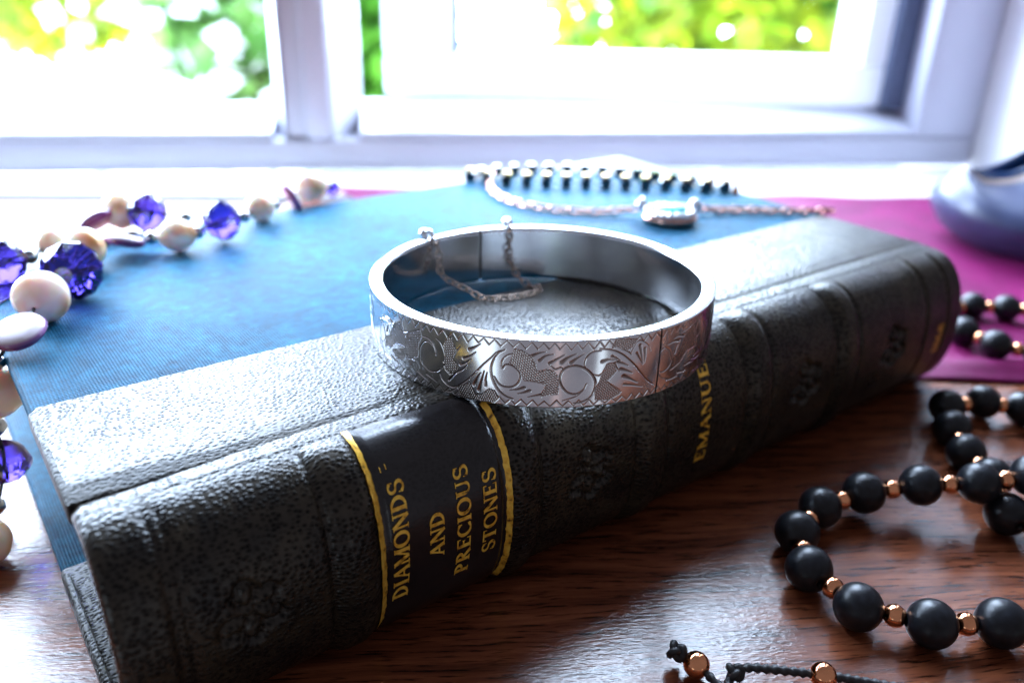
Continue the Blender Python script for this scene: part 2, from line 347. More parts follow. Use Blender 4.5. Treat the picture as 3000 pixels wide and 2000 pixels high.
def prism(corners_fn, x0, x1, y0, y1, z0, z1, bev=0.0, seg=2):
    bm = bmesh.new()
    vs = [bm.verts.new(Vector((x, y, z))) for x in (x0, x1) for y in (y0, y1) for z in (z0, z1)]
    for f in ((0, 1, 3, 2), (4, 6, 7, 5), (0, 4, 5, 1), (2, 3, 7, 6), (0, 2, 6, 4), (1, 5, 7, 3)): bm.faces.new([vs[i] for i in f])
    bmesh.ops.recalc_face_normals(bm, faces=bm.faces)
    if bev: bmesh.ops.bevel(bm, geom=bm.edges[:], offset=bev, segments=seg, affect='EDGES', profile=0.5)
    bm.verts.ensure_lookup_table(); bm.verts.index_update()
    V = np.array([v.co[:] for v in bm.verts]); F = [[v.index for v in f.verts] for f in bm.faces]; bm.free()
    return (corners_fn(V) if corners_fn else V), F
def extrude_poly(fn, poly, s0, s1):            # poly: list of (h, d) in the window's section, extruded along s
    n = len(poly); V = [(s0, h, d) for h, d in poly]+[(s1, h, d) for h, d in poly]
    F = [(i, (i+1) % n, n+(i+1) % n, n+i) for i in range(n)]+[tuple(range(n))[::-1], tuple(range(n, 2*n))]
    return fn(np.array(V, float)), F
def part(name, VF, m, parent, smooth=False, at=None, **k):
    me = mesh(name, VF[0], VF[1], m, smooth, **k)
    if at is None:                              # vertices in world mm: keep the object's origin at its parent's
        o = bpy.data.objects.new(name, me); C.objects.link(o)
        if parent is not None:
            o.parent = parent; me.transform(Matrix.Translation(-ORG[parent.name])); ORG[o.name] = ORG[parent.name].copy()
        else: ORG[o.name] = Vector((0, 0, 0))
        return o
    return link(name, me, parent, at)
def tag(o, label=None, cat=None, group=None, kind=None):
    for k, v in (('label', label), ('category', cat), ('group', group), ('kind', kind)):
        if v: o[k] = v
    return o
def aim(o, d, spin=0.0):
    d = Vector(d); q = d.to_track_quat('Z', 'Y'); o.rotation_mode = 'QUATERNION'
    from mathutils import Quaternion
    o.rotation_quaternion = q @ Quaternion((0, 0, 1), spin)
def autosmooth(o, deg=35):
    o.data.polygons.foreach_set('use_smooth', np.ones(len(o.data.polygons), dtype=bool))
    o.data.set_sharp_from_angle(angle=math.radians(deg))

# ------------------------------------------------------------------ the desk, the window and what lies outside
YAW = math.radians(7.62); WO = np.array([-232.6, 376.7])
WD = np.array([math.cos(YAW), math.sin(YAW)]); WN = np.array([-math.sin(YAW), math.cos(YAW)])
def Wf(V):                                      # (along the window, height, depth outwards) -> world mm
    V = np.asarray(V, float); return np.concatenate([WO+V[:, :1]*WD+V[:, 2:3]*WN, V[:, 1:2]], axis=1)
def wbox(s0, s1, h0, h1, d0, d1, bev=1.5): return prism(Wf, s0, s1, h0, h1, d0, d1, bev)

V, F = prism(None, -900, 900, 62, 344, -30, 0, 2)
V[:, 1] += np.where(V[:, 1] > 200, (V[:, 0]+232)*0.062, V[:, 0]*math.tan(YAW))
desk = tag(part('desk_top', (V, F), WOOD, None), kind='structure')

win = thing('window', 'white framed window with a mullion and one casement ajar behind the desk', 'window', (0, 420, 0))
V, F = prism(None, -900, 900, 344.3, 376.4, -30, 0.3, 1.5)
V[:, 1] += np.where(V[:, 1] > 360, (V[:, 0]+232)*math.tan(YAW), (V[:, 0]+232)*0.062)
autosmooth(part('window_sill', (V, F), SILLP, win))
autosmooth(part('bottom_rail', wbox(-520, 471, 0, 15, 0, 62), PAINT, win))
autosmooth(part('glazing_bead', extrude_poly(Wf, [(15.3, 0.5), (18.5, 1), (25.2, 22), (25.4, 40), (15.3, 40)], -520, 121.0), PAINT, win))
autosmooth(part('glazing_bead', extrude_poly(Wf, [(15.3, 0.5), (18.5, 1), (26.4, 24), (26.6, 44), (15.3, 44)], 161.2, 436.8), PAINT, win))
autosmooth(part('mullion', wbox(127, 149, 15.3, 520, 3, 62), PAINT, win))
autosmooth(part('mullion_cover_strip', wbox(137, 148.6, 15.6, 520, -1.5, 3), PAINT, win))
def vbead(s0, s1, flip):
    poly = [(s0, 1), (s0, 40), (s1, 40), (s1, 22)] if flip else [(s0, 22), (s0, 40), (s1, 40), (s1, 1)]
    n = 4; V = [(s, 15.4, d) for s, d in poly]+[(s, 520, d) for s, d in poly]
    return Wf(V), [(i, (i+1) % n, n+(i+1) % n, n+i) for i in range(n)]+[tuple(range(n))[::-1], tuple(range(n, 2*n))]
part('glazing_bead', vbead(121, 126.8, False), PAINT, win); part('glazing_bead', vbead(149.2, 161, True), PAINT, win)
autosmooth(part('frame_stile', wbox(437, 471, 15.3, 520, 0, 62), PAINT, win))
part('gap_shade_strip', wbox(425.5, 436.8, 26.7, 520, 14, 46, 0.6), RUBBER_SHADE, win)  # dark strip standing in for the shaded gap between casement and frame
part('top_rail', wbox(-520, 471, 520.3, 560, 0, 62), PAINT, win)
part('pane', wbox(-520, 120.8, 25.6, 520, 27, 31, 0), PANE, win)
# the casement stands ajar: hinge at its right edge
c0 = np.array([-69.0, 454.0]); c1 = np.array([201.0, 452.0]); ce = (c1-c0)/np.linalg.norm(c1-c0); cn = np.array([-ce[1], ce[0]])
def Cf(V):
    V = np.asarray(V, float); return np.concatenate([c0+V[:, :1]*ce+V[:, 2:3]*cn, V[:, 1:2]+27.2], axis=1)
def cbox(a, b, c, d, e, f, bev=2.0): return prism(Cf, a, b, c, d, e, f, bev)
case = part('casement', cbox(0, 270, 0, 20, 0, 45), UPVC, win); autosmooth(case)
autosmooth(part('casement_stile', cbox(0, 34, 20.2, 480, 0, 45), UPVC, case)); autosmooth(part('casement_stile', cbox(243, 270, 20.2, 480, 0, 45), UPVC, case))
part('casement_seal', cbox(34.2, 37.5, 20.3, 480, 6, 20, 0.5), RUBBER_SHADE, case)
part('casement_seal', cbox(2, 268, -5.5, -0.2, 8, 30, 0.5), RUBBER_SHADE, case)
part('casement_pane', cbox(34.3, 242.8, 20.3, 480, 22, 26, 0), PANE, case)

wall = tag(part('wall', prism(Wf, 471.2, 6000, -40, 560.3, -95, 62, 2), WALLP, None), 'white painted wall at the side of the window, behind the blue pot', 'wall')
part('lintel', prism(Wf, -6000, 6000, 560.5, 6000, -2, 62, 2), WALLP, wall); part('pier', prism(Wf, -6000, -520.2, -40, 560.3, -2, 62, 2), WALLP, wall)
# sky: a half dome that stands outside the window
sm = bpy.data.materials.new('bright_sky'); sm.use_nodes = True; nt = sm.node_tree; nt.nodes.clear()
e = N(nt, 'ShaderNodeEmission'); e.inputs[0].default_value = (0.63, 0.76, 1.0, 1); e.inputs[1].default_value = SKY
o_ = N(nt, 'ShaderNodeOutputMaterial'); L(nt, e.outputs[0], o_.inputs[0])
az = np.linspace(-np.pi/2, np.pi/2, 25); el = np.linspace(-0.10, np.pi/2, 13)
V = np.array([(9000*math.cos(b)*math.sin(a), 9000*math.sin(b), 350+9000*math.cos(b)*math.cos(a)) for a in az for b in el])
sky = tag(part('sky', (Wf(V), gridF(25, 13)), sm, None, True), kind='structure')
V, F = prism(None, -9500, 9500, 480, 10500, -1000, -900, 0)
patio = tag(part('patio', (V, F), PATIO, None), kind='structure')

def leaf_cloud(cx, cy, cz, rx, ry, rz, n, size, seed, shell=0.35):
    g = np.random.default_rng(seed); V = []; F = []
    lobes = g.normal(size=(9, 3)); lobes /= np.linalg.norm(lobes, axis=1)[:, None]; amp = g.uniform(-0.35, 0.25, 9)
    for _ in range(n):
        d = g.normal(size=3); d /= np.linalg.norm(d); r = g.uniform(shell, 1.0)**0.5
        r *= 1+sum(a*max(0, d @ l)**4 for a, l in zip(amp, lobes))
        p = np.array([cx+rx*d[0]*r, cy+ry*d[1]*r, cz+rz*d[2]*r])
        t = g.normal(size=3)+d*0.5; t /= np.linalg.norm(t); s = np.cross(t, g.normal(size=3)); s /= np.linalg.norm(s)
        q = np.cross(t, s); l = size*g.uniform(0.6, 1.3); w = l*0.42; k = len(V)
        V += [p, p+t*l*0.5+s*w+q*l*0.06, p+t*l, p+t*l*0.5-s*w+q*l*0.06]; F.append((k, k+1, k+2, k+3))
    return np.array(V), F
def shrub(name, label, c, r, n, size, m, seed, cat='shrub', group=None, flowers=0):
    cx, cy, cz = c; t = thing(name, label, cat, (cx, cy, -900), group)
    part('foliage', leaf_cloud(cx, cy, cz, *r, n, size, seed), m, t)
    P = smooth_path([(cx, cy, -905), (cx+20, cy-15, (cz-900)/2-100), (cx-10, cy, cz)], 5)
    part('stem', tube(P, np.linspace(r[0]*0.09+6, 5, len(P)), 7), TWIG, t, True)
    if flowers:
        part('blossom', leaf_cloud(cx, cy-30, cz, r[0]*1.05, r[1]*1.05, r[2]*1.05, flowers, size*1.1, seed+50, 0.9), PETAL, t)
    return t
OUT = [  # dir px, distance fwd mm
]
G = 'garden shrubs beyond the window'
def gpos(sx, dist, z): return (sx*dist, dist, z)
shrub('shrub', 'bluish green shrub with white blossom beyond the pane beside the mullion', (-560, 1900, -60), (230, 200, 260), 1100, 70, LEAF3, 11, group=G, flowers=260)
shrub('shrub', 'yellow green shrub far off beyond the wide fixed pane', (-1500, 3000, -60), (330, 240, 190), 900, 80, LEAF1, 12, group=G, flowers=100)
shrub('shrub', 'dark green leafy shrub outside between the mullion and the open casement', (-300, 1750, -90), (170, 170, 300), 1000, 75, LEAF2, 13, group=G)
shrub('shrub', 'low shrub with yellow flowers under the casement edge outside', (-150, 1300, -210), (170, 120, 60), 300, 45, LEAF1, 14, group=G)
hedge = thing('hedge', 'tall bright yellow green hedge seen through the open casement', 'hedge', (900, 3200, -900))
part('foliage', leaf_cloud(1250, 3300, 0, 1150, 420, 1100, 3600, 130, 21, 0.5), LEAF1, hedge)
part('under_foliage', leaf_cloud(1250, 3420, -60, 1100, 380, 1100, 1300, 130, 22, 0.3), LEAF2, hedge)
for i, x in enumerate((500, 1000, 1500, 2000)):
    part('trunk', tube(smooth_path([(x, 3350, -905), (x+30, 3340, -300), (x-20, 3360, 400)], 5), np.linspace(38, 14, 11), 8), TWIG, hedge, True)

# ------------------------------------------------------------------ purple cloth under the book
gx, gy = np.meshgrid(np.linspace(0, 1, 150), np.linspace(0, 1, 110), indexing='ij')
fx0 = np.array([70.0, 194.5]); fx1 = np.array([330.0, 182.0]); bx0 = np.array([-84.0, 368.5]); bx1 = np.array([330.0, 374.0])
P0 = fx0+(fx1-fx0)*gx[..., None]; P1 = bx0+(bx1-bx0)*gx[..., None]; XY = P0+(P1-P0)*gy[..., None]
X, Y = XY[..., 0], XY[..., 1]; dfr = Y-(194.5-(X-70)*0.048)
free = 1/(1+np.exp(-(X-112)/4))
Z = 0.5+free*(3.4*np.exp(-((dfr-7)/4.2)**2)*(0.7+0.3*np.sin(X*0.05)) + 0.8*(1+np.sin(X*0.045+Y*0.06+1.0))*np.exp(-((Y-262)/45)**2) + 1.2*np.exp(-((X-0.55*Y-25)/7)**2)*np.exp(-((Y-320)/35)**2) + 0.4*(1+np.sin(X*0.11-Y*0.05)))
V = np.stack([X, Y, Z], -1).reshape(-1, 3)
cl = part('cloth', (V, gridF(150, 110)), FABRIC, None, True)
so = cl.modifiers.new('thickness', 'SOLIDIFY'); so.thickness = 0.0004; so.offset = -1
tag(cl, 'purple satin cloth spread under the far end of the book', 'cloth')

# ------------------------------------------------------------------ the book
BA = np.array([-52.303, 83.251]); BPH = 0.63980
BU = np.array([math.cos(BPH), math.sin(BPH)]); BV = np.array([-math.sin(BPH), math.cos(BPH)])
BL, BD, BT = 191.7, 111.7, 34.0
def Bf(V):                                      # (u along the spine, v towards the fore edge, w up from the top board) -> world mm
    V = np.asarray(V, float); return np.concatenate([BA+V[:, :1]*BU+V[:, 1:2]*BV, V[:, 2:3]+BT], axis=1)
book = thing('book', 'old black and blue half leather book lying flat with gilt title on its spine', 'book', (float(BA[0]), float(BA[1]), 0))
def bbox(a, b, c, d, e, f, bev=0.8):
    return prism(Bf, a, b, c, d, e, f, bev)
def uvof(V): 
    r = np.asarray(V)[:, :2]-BA; return np.stack([r @ BU, r @ BV], 1)
def bpart(name, VF, m, parent=book, smooth=True, **k):
    o = part(name, VF, m, parent, smooth, uv=uvof(VF[0]), **k)
    if smooth: autosmooth(o, 50)
    return o
SEAM = 30.8
front = bpart('front_board', bbox(0, BL, SEAM-3, BD, -3, 0, 1.0), CLOTH)
bpart('leather_edge', bbox(-0.25, BL+0.25, 2.5, SEAM, -3.25, 0.1, 0.7), LEATHER_DULL, front)
back = bpart('back_board', bbox(-0.6, BL+0.6, 33.5, BD+0.4, -34, -31, 1.0), CLOTH)
bpart('leather_edge', bbox(-0.9, BL+0.9, 1.5, 34.5, -34.0, -30.8, 0.9), LEATHER_DULL, back)
bpart('page_block', bbox(3.6, BL-3.6, 3, BD-3.5, -30.7, -3.3, 0.4), PAGES)
def tri_prism(pts, w0, w1):
    V = [(a, b, w0) for a, b in pts]+[(a, b, w1) for a, b in pts]; n = len(pts)
    return Bf(V), [(i, (i+1) % n, n+(i+1) % n, n+i) for i in range(n)]+[tuple(range(n))[::-1], tuple(range(n, 2*n))]
bpart('leather_corner', tri_prism([(BL+0.3, BD-36), (BL+0.3, BD+0.3), (BL-36, BD+0.3)], -3.2, 0.3), LEATHER, front, False)
bpart('leather_corner', tri_prism([(-0.3, BD-36), (36, BD+0.3), (-0.3, BD+0.3)], -3.2, 0.3), LEATHER, front, False)
# spine: one leather skin from the seam on the front board, over the joint, round the spine to the back board
ta = np.linspace(0, 1, 400); aa = np.pi/2-np.pi*ta; nn = 2.3
rv = -11*np.abs(np.cos(aa))**(2/nn); rw = -17+17*np.abs(np.sin(aa))**(2/nn)*np.sign(np.sin(aa))
arc = np.concatenate([[0], np.cumsum(np.hypot(np.diff(rv), np.diff(rw)))]); ARC = arc[-1]
sv = np.concatenate([np.linspace(SEAM, 0.1, 200), rv, np.linspace(0.1, SEAM+2, 200)])
sw = np.concatenate([np.zeros(200), rw, np.full(200, -34.0)])
ss = np.concatenate([np.linspace(-SEAM, -0.1, 200), arc, ARC+np.linspace(0.1, SEAM+2, 200)])
sw[:200] += 0.38-0.30*np.exp(-((sv[:200]-4.2)/2.6)**2)-0.2*np.exp(-(sv[:200]/2.0)**2)
tv, tw = np.gradient(sv, ss), np.gradient(sw, ss); ln = np.hypot(tv, tw)
nv_, nw_ = tw/ln, -tv/ln                         # outward normal of the section
k7 = np.ones(15)/15
nv_ = np.convolve(np.pad(nv_, 7, 'edge'), k7, 'valid'); nw_ = np.convolve(np.pad(nw_, 7, 'edge'), k7, 'valid')
BANDS = [31.8, 60.5, 88.6, 117.4, 145.7]
def sbox(x, c, hw, soft): return 1/(1+np.exp(-(x-c+hw)/soft))-1/(1+np.exp(-(x-c-hw)/soft))
def relief(u, s):
    on = 1/(1+np.exp(-(s-2.0)/0.7))*1/(1+np.exp((s-ARC+3)/0.8)); r = 0*u
    for c in BANDS:
        r += 1.05*sbox(u, c, 2.5, 0.42)-0.6*np.exp(-((u-c+3.9)/0.5)**2)-0.6*np.exp(-((u-c-3.9)/0.5)**2)
    for c in (7.2, 8.6, 175.6, 184.8): r -= 0.5*np.exp(-((u-c)/0.55)**2)
    r = r*on-0.5*np.exp(-((s+3.6)/2.4)**2)*np.exp(-(u/16.0)**2)
    r += 0.15*np.sin(u*0.21+s*0.13)*on*0.5
    e = np.minimum(u, BL-u); rad = 1.6
    r -= np.where(e < rad, rad-np.sqrt(np.maximum(0, rad**2-(rad-np.maximum(e, 0))**2)), 0)
    return r
def spine_pt(u, s, off=0.0):
    v = np.interp(s, ss, sv); w = np.interp(s, ss, sw); a = np.interp(s, ss, nv_); b = np.interp(s, ss, nw_)
    r = relief(u, s)+off
    return np.stack([u, v+a*r, w+b*r], -1)
# blind-tooled fleurons between the bands
FLOWERS = []
def fleuron(uc, sc_):
    out = []
    def P(x, y): return (uc+x, sc_+y)
    for ang in (-100, -40, 20, 80, 140):
        a = math.radians(ang); c, s_ = math.cos(a), math.sin(a)
        loop = [(0.7, 0), (2.0, 1.2), (3.6, 1.5), (4.6, 0.6), (4.2, -0.5), (3.2, -0.6)]
        out.append([P(x*c-y*s_, x*s_+y*c) for x, y in loop])
        out.append([P(x*c-y*s_, x*s_+y*c) for x, y in [(1.0, -0.5), (2.2, -1.1), (3.3, -1.5)]])
    return out
for uc in (16.2, 74.0, 131.5, 163.0): FLOWERS += fleuron(uc, 21.0)
def seg_dist(px, py, P):
    d = np.full(px.shape, 1e9)
    for (x0, y0), (x1, y1) in zip(P[:-1], P[1:]):
        dx, dy = x1-x0, y1-y0; t = np.clip(((px-x0)*dx+(py-y0)*dy)/(dx*dx+dy*dy+1e-12), 0, 1)
        d = np.minimum(d, np.hypot(px-x0-t*dx, py-y0-t*dy))
    return d
us = np.concatenate([[-0.0], np.linspace(0.02, 1.6, 8), np.linspace(1.9, BL-1.9, 520), np.linspace(BL-1.6, BL-0.02, 8), [BL]])
sg = np.concatenate([np.linspace(-SEAM, -8, 24), np.linspace(-7.6, ARC+2, 150), np.linspace(ARC+4, ARC+SEAM, 8)])
UU, SS = np.meshgrid(us, sg, indexing='ij'); off = np.zeros_like(UU)
for Pl in FLOWERS:
    Pl = smooth_path([(a, b) for a, b in Pl], 4)
    x0, x1 = Pl[:, 0].min()-1.5, Pl[:, 0].max()+1.5
    i0, i1 = np.searchsorted(us, [x0, x1]); sub = (slice(i0, i1), slice(None))
    off[sub] = np.minimum(off[sub], -0.95*np.exp(-(seg_dist(UU[sub], SS[sub], Pl)/0.42)**2))
PT = spine_pt(UU, SS, off)
# turn the skin in at head and tail
inner0 = spine_pt(np.full_like(sg, 0.25), sg, -3.2); inner1 = spine_pt(np.full_like(sg, BL-0.25), sg, -3.2)
inner0[:, 2] = np.where(sg < 0, PT[0, :, 2]-0.3, inner0[:, 2]); inner1[:, 2] = np.where(sg < 0, PT[-1, :, 2]-0.3, inner1[:, 2])
PT = np.concatenate([inner0[None], PT, inner1[None]]); UVs = np.concatenate([np.stack([UU, SS], -1)[:1]-[2, 0], np.stack([UU, SS], -1), np.stack([UU, SS], -1)[-1:]+[2, 0]])
VW = Bf(PT.reshape(-1, 3))
VW[:, 2] = np.maximum(VW[:, 2], 0.05)
spine = part('spine', (VW, gridF(len(us)+2, len(sg))), LEATHER, book, True, uv=UVs.reshape(-1, 2))
# glossy title label with gilt rules, then the lettering
lu = np.linspace(35.6, 57.0, 40); ls = np.linspace(0.4, 38, 90); LU, LS = np.meshgrid(lu, ls, indexing='ij')
lab = part('title_label', (Bf(spine_pt(LU, LS, 0.16).reshape(-1, 3)), gridF(40, 90)), LABELM, book, True, uv=np.stack([LU, LS], -1).reshape(-1, 2))
def ribbon(u0, u1, s0, s1, off=0.2, n=70, wob=0.0):
    s = np.linspace(s0, s1, n); w = wob*(np.sin(s*1.7)+np.sin(s*3.9+1))
    A = spine_pt(u0+w, s, off); B = spine_pt(u1+w*0.6, s, off); VV = np.stack([A, B], 1).reshape(-1, 3)
    return Bf(VV), gridF(n, 2)
part('gilt_rule', ribbon(34.9, 35.95, 0.2, 37.5, 0.24, wob=0.05), GILT, lab, True); part('gilt_rule', ribbon(56.7, 57.6, 3.2, 37.5, 0.24, wob=0.05), GILT, lab, True)
# lettering built from thick and thin strokes with serifs; x right, y up, cap height 1
TK, TN = 0.20, 0.11
def bar(x0, y0, x1, y1, w, n=5):
    t = np.linspace(0, 1, n); d = np.array([x1-x0, y1-y0]); d = d/np.hypot(*d); q = np.array([-d[1], d[0]])*w/2
    c = np.stack([x0+(x1-x0)*t, y0+(y1-y0)*t], 1); return np.stack([c-q, c+q], 1)
def arcs(cx, cy, rx, ry, a0, a1, w0, w1, n=16):   # w0 at the horizontal ends, w1 at the vertical ones
    a = np.radians(np.linspace(a0, a1, n)); w = (w0+(w1-w0)*np.abs(np.cos(a)))/2
    o = np.stack([cx+(rx+w)*np.cos(a), cy+(ry+w)*np.sin(a)], 1); i = np.stack([cx+(rx-w)*np.cos(a), cy+(ry-w)*np.sin(a)], 1)
    return np.stack([i, o], 1)
def sf(x, y, w=0.34): return bar(x-w/2, y+(0.03 if y < 0.5 else -0.03), x+w/2, y+(0.03 if y < 0.5 else -0.03), 0.06)
def vst(x, w=TK): return [bar(x, 0, x, 1, w, 7), sf(x, 0), sf(x, 1)]
GL = {
 'I': (0.40, vst(0.20)),
 'D': (0.86, vst(0.20)+[arcs(0.22, 0.5, 0.5, 0.46, -90, 90, TN, TK)]),
 'A': (0.86, [bar(0.12, 0, 0.43, 1, TN, 7), bar(0.43, 1, 0.74, 0, TK, 7), bar(0.23, 0.36, 0.62, 0.36, TN), sf(0.12, 0, .26), sf(0.74, 0, .3)]),
 'M': (1.06, [bar(0.16, 0, 0.16, 1, TN, 7), bar(0.16, 1, 0.52, 0.05, TK, 7), bar(0.52, 0.05, 0.88, 1, TN, 7), bar(0.88, 0, 0.88, 1, TK, 7), sf(0.16, 0, .28), sf(0.88, 0, .34), sf(0.12, 1, .22), sf(0.9, 1, .26)]),
 'O': (0.92, [arcs(0.45, 0.5, 0.36, 0.46, 0, 360, TN, TK, 36)]),
 'N': (0.92, [bar(0.16, 0, 0.16, 1, TN, 7), bar(0.16, 1, 0.76, 0, TK, 7), bar(0.76, 0, 0.76, 1, TN, 7), sf(0.16, 0, .28), sf(0.14, 1, .24), sf(0.76, 1, .28)]),
 'S': (0.72, [arcs(0.35, 0.735, 0.22, 0.23, 20, 270, TN, TK*0.8, 20), arcs(0.35, 0.26, 0.25, 0.24, 90, -160, TN, TK*0.9, 20), bar(0.585, 0.68, 0.585, 0.96, 0.05), bar(0.10, 0.04, 0.10, 0.34, 0.05)]),
 'P': (0.74, vst(0.20)+[arcs(0.22, 0.72, 0.36, 0.25, -90, 90, TN, TK)]),
 'R': (0.84, vst(0.20)+[arcs(0.22, 0.73, 0.34, 0.24, -90, 90, TN, TK), bar(0.36, 0.48, 0.70, 0.0, TK, 6), sf(0.72, 0, .22)]),
 'E': (0.74, vst(0.20)+[bar(0.2, 0.955, 0.60, 0.955, TN), bar(0.2, 0.52, 0.50, 0.52, TN), bar(0.2, 0.045, 0.62, 0.045, TN), bar(0.60, 0.75, 0.60, 1, 0.06), bar(0.62, 0, 0.62, 0.27, 0.06), bar(0.49, 0.42, 0.49, 0.62, 0.05)]),
 'C': (0.82, [arcs(0.45, 0.5, 0.36, 0.46, 42, 318, TN, TK, 30), bar(0.72, 0.68, 0.72, 0.96, 0.06), bar(0.72, 0.04, 0.72, 0.26, 0.05)]),
 'T': (0.80, [bar(0.38, 0, 0.38, 1, TK, 7), sf(0.38, 0), bar(0.05, 0.955, 0.71, 0.955, TN), bar(0.06, 0.74, 0.06, 1, 0.06), bar(0.70, 0.74, 0.70, 1, 0.06)]),
 'U': (0.90, [bar(0.20, 0.32, 0.20, 1, TK, 6), bar(0.70, 0.32, 0.70, 1, TN, 6), arcs(0.45, 0.32, 0.25, 0.28, 180, 360, TN, TK*0.8), sf(0.20, 1), sf(0.70, 1, .28)]),
 'L': (0.70, vst(0.20)+[bar(0.2, 0.045, 0.60, 0.045, TN), bar(0.60, 0, 0.60, 0.30, 0.06)]),
 '1': (0.46, vst(0.22)+[bar(0.06, 0.82, 0.22, 0.97, 0.07)]),
 '8': (0.74, [arcs(0.36, 0.73, 0.20, 0.23, 0, 360, TN, TK*0.8, 26), arcs(0.36, 0.255, 0.25, 0.24, 0, 360, TN, TK*0.9, 26)]),
 '6': (0.74, [arcs(0.36, 0.29, 0.24, 0.27, 0, 360, TN, TK*0.9, 26), arcs(0.52, 0.42, 0.40, 0.55, 100, 185, TN, TK, 14)]),
}
def word(text, u0, s_start, s_end, cap, lean=0.0, off=0.25, parent=None):
    tot = sum(GL[c][0] for c in text); k = (s_start-s_end)/tot; x = 0; V = []; F = []; dz = 0
    for c in text:
        wd, strokes = GL[c]
        for st in strokes:
            n = len(st); X = st[..., 0]+x; Yc = st[..., 1]
            s = s_start-X*k; u = u0-Yc*cap+lean*X/tot
            dz = (dz+0.004) % 0.06; b = len(V)
            V += list(spine_pt(u.ravel(), s.ravel(), off+dz)); F += [tuple(b+q for q in f) for f in gridF(n, 2)]
        x += wd
    return part('gilt_word', (Bf(np.array(V)), F), GILT, parent or lab, True)
word('DIAMONDS', 39.1, 29.6, 10.0, 2.5, 0.9); word('AND', 45.2, 24.4, 16.8, 2.4, 0.3)
word('PRECIOUS', 49.6, 29.8, 11.2, 2.4, 0.8); word('STONES', 54.4, 27.6, 13.2, 2.4, 0.6)
for du, q in ((0, 8.6), (0.9, 8.4)):
    part('gilt_mark', ribbon(37.2+du, 37.33+du, q, q-0.8, 0.25, 6), GILT, lab, True)
word('EMANUEL', 102.6, 29.0, 6.5, 2.5, 0.6, 0.06, spine); word('1868', 183.4, 27.6, 20.0, 2.4, 0.2, 0.06, spine)

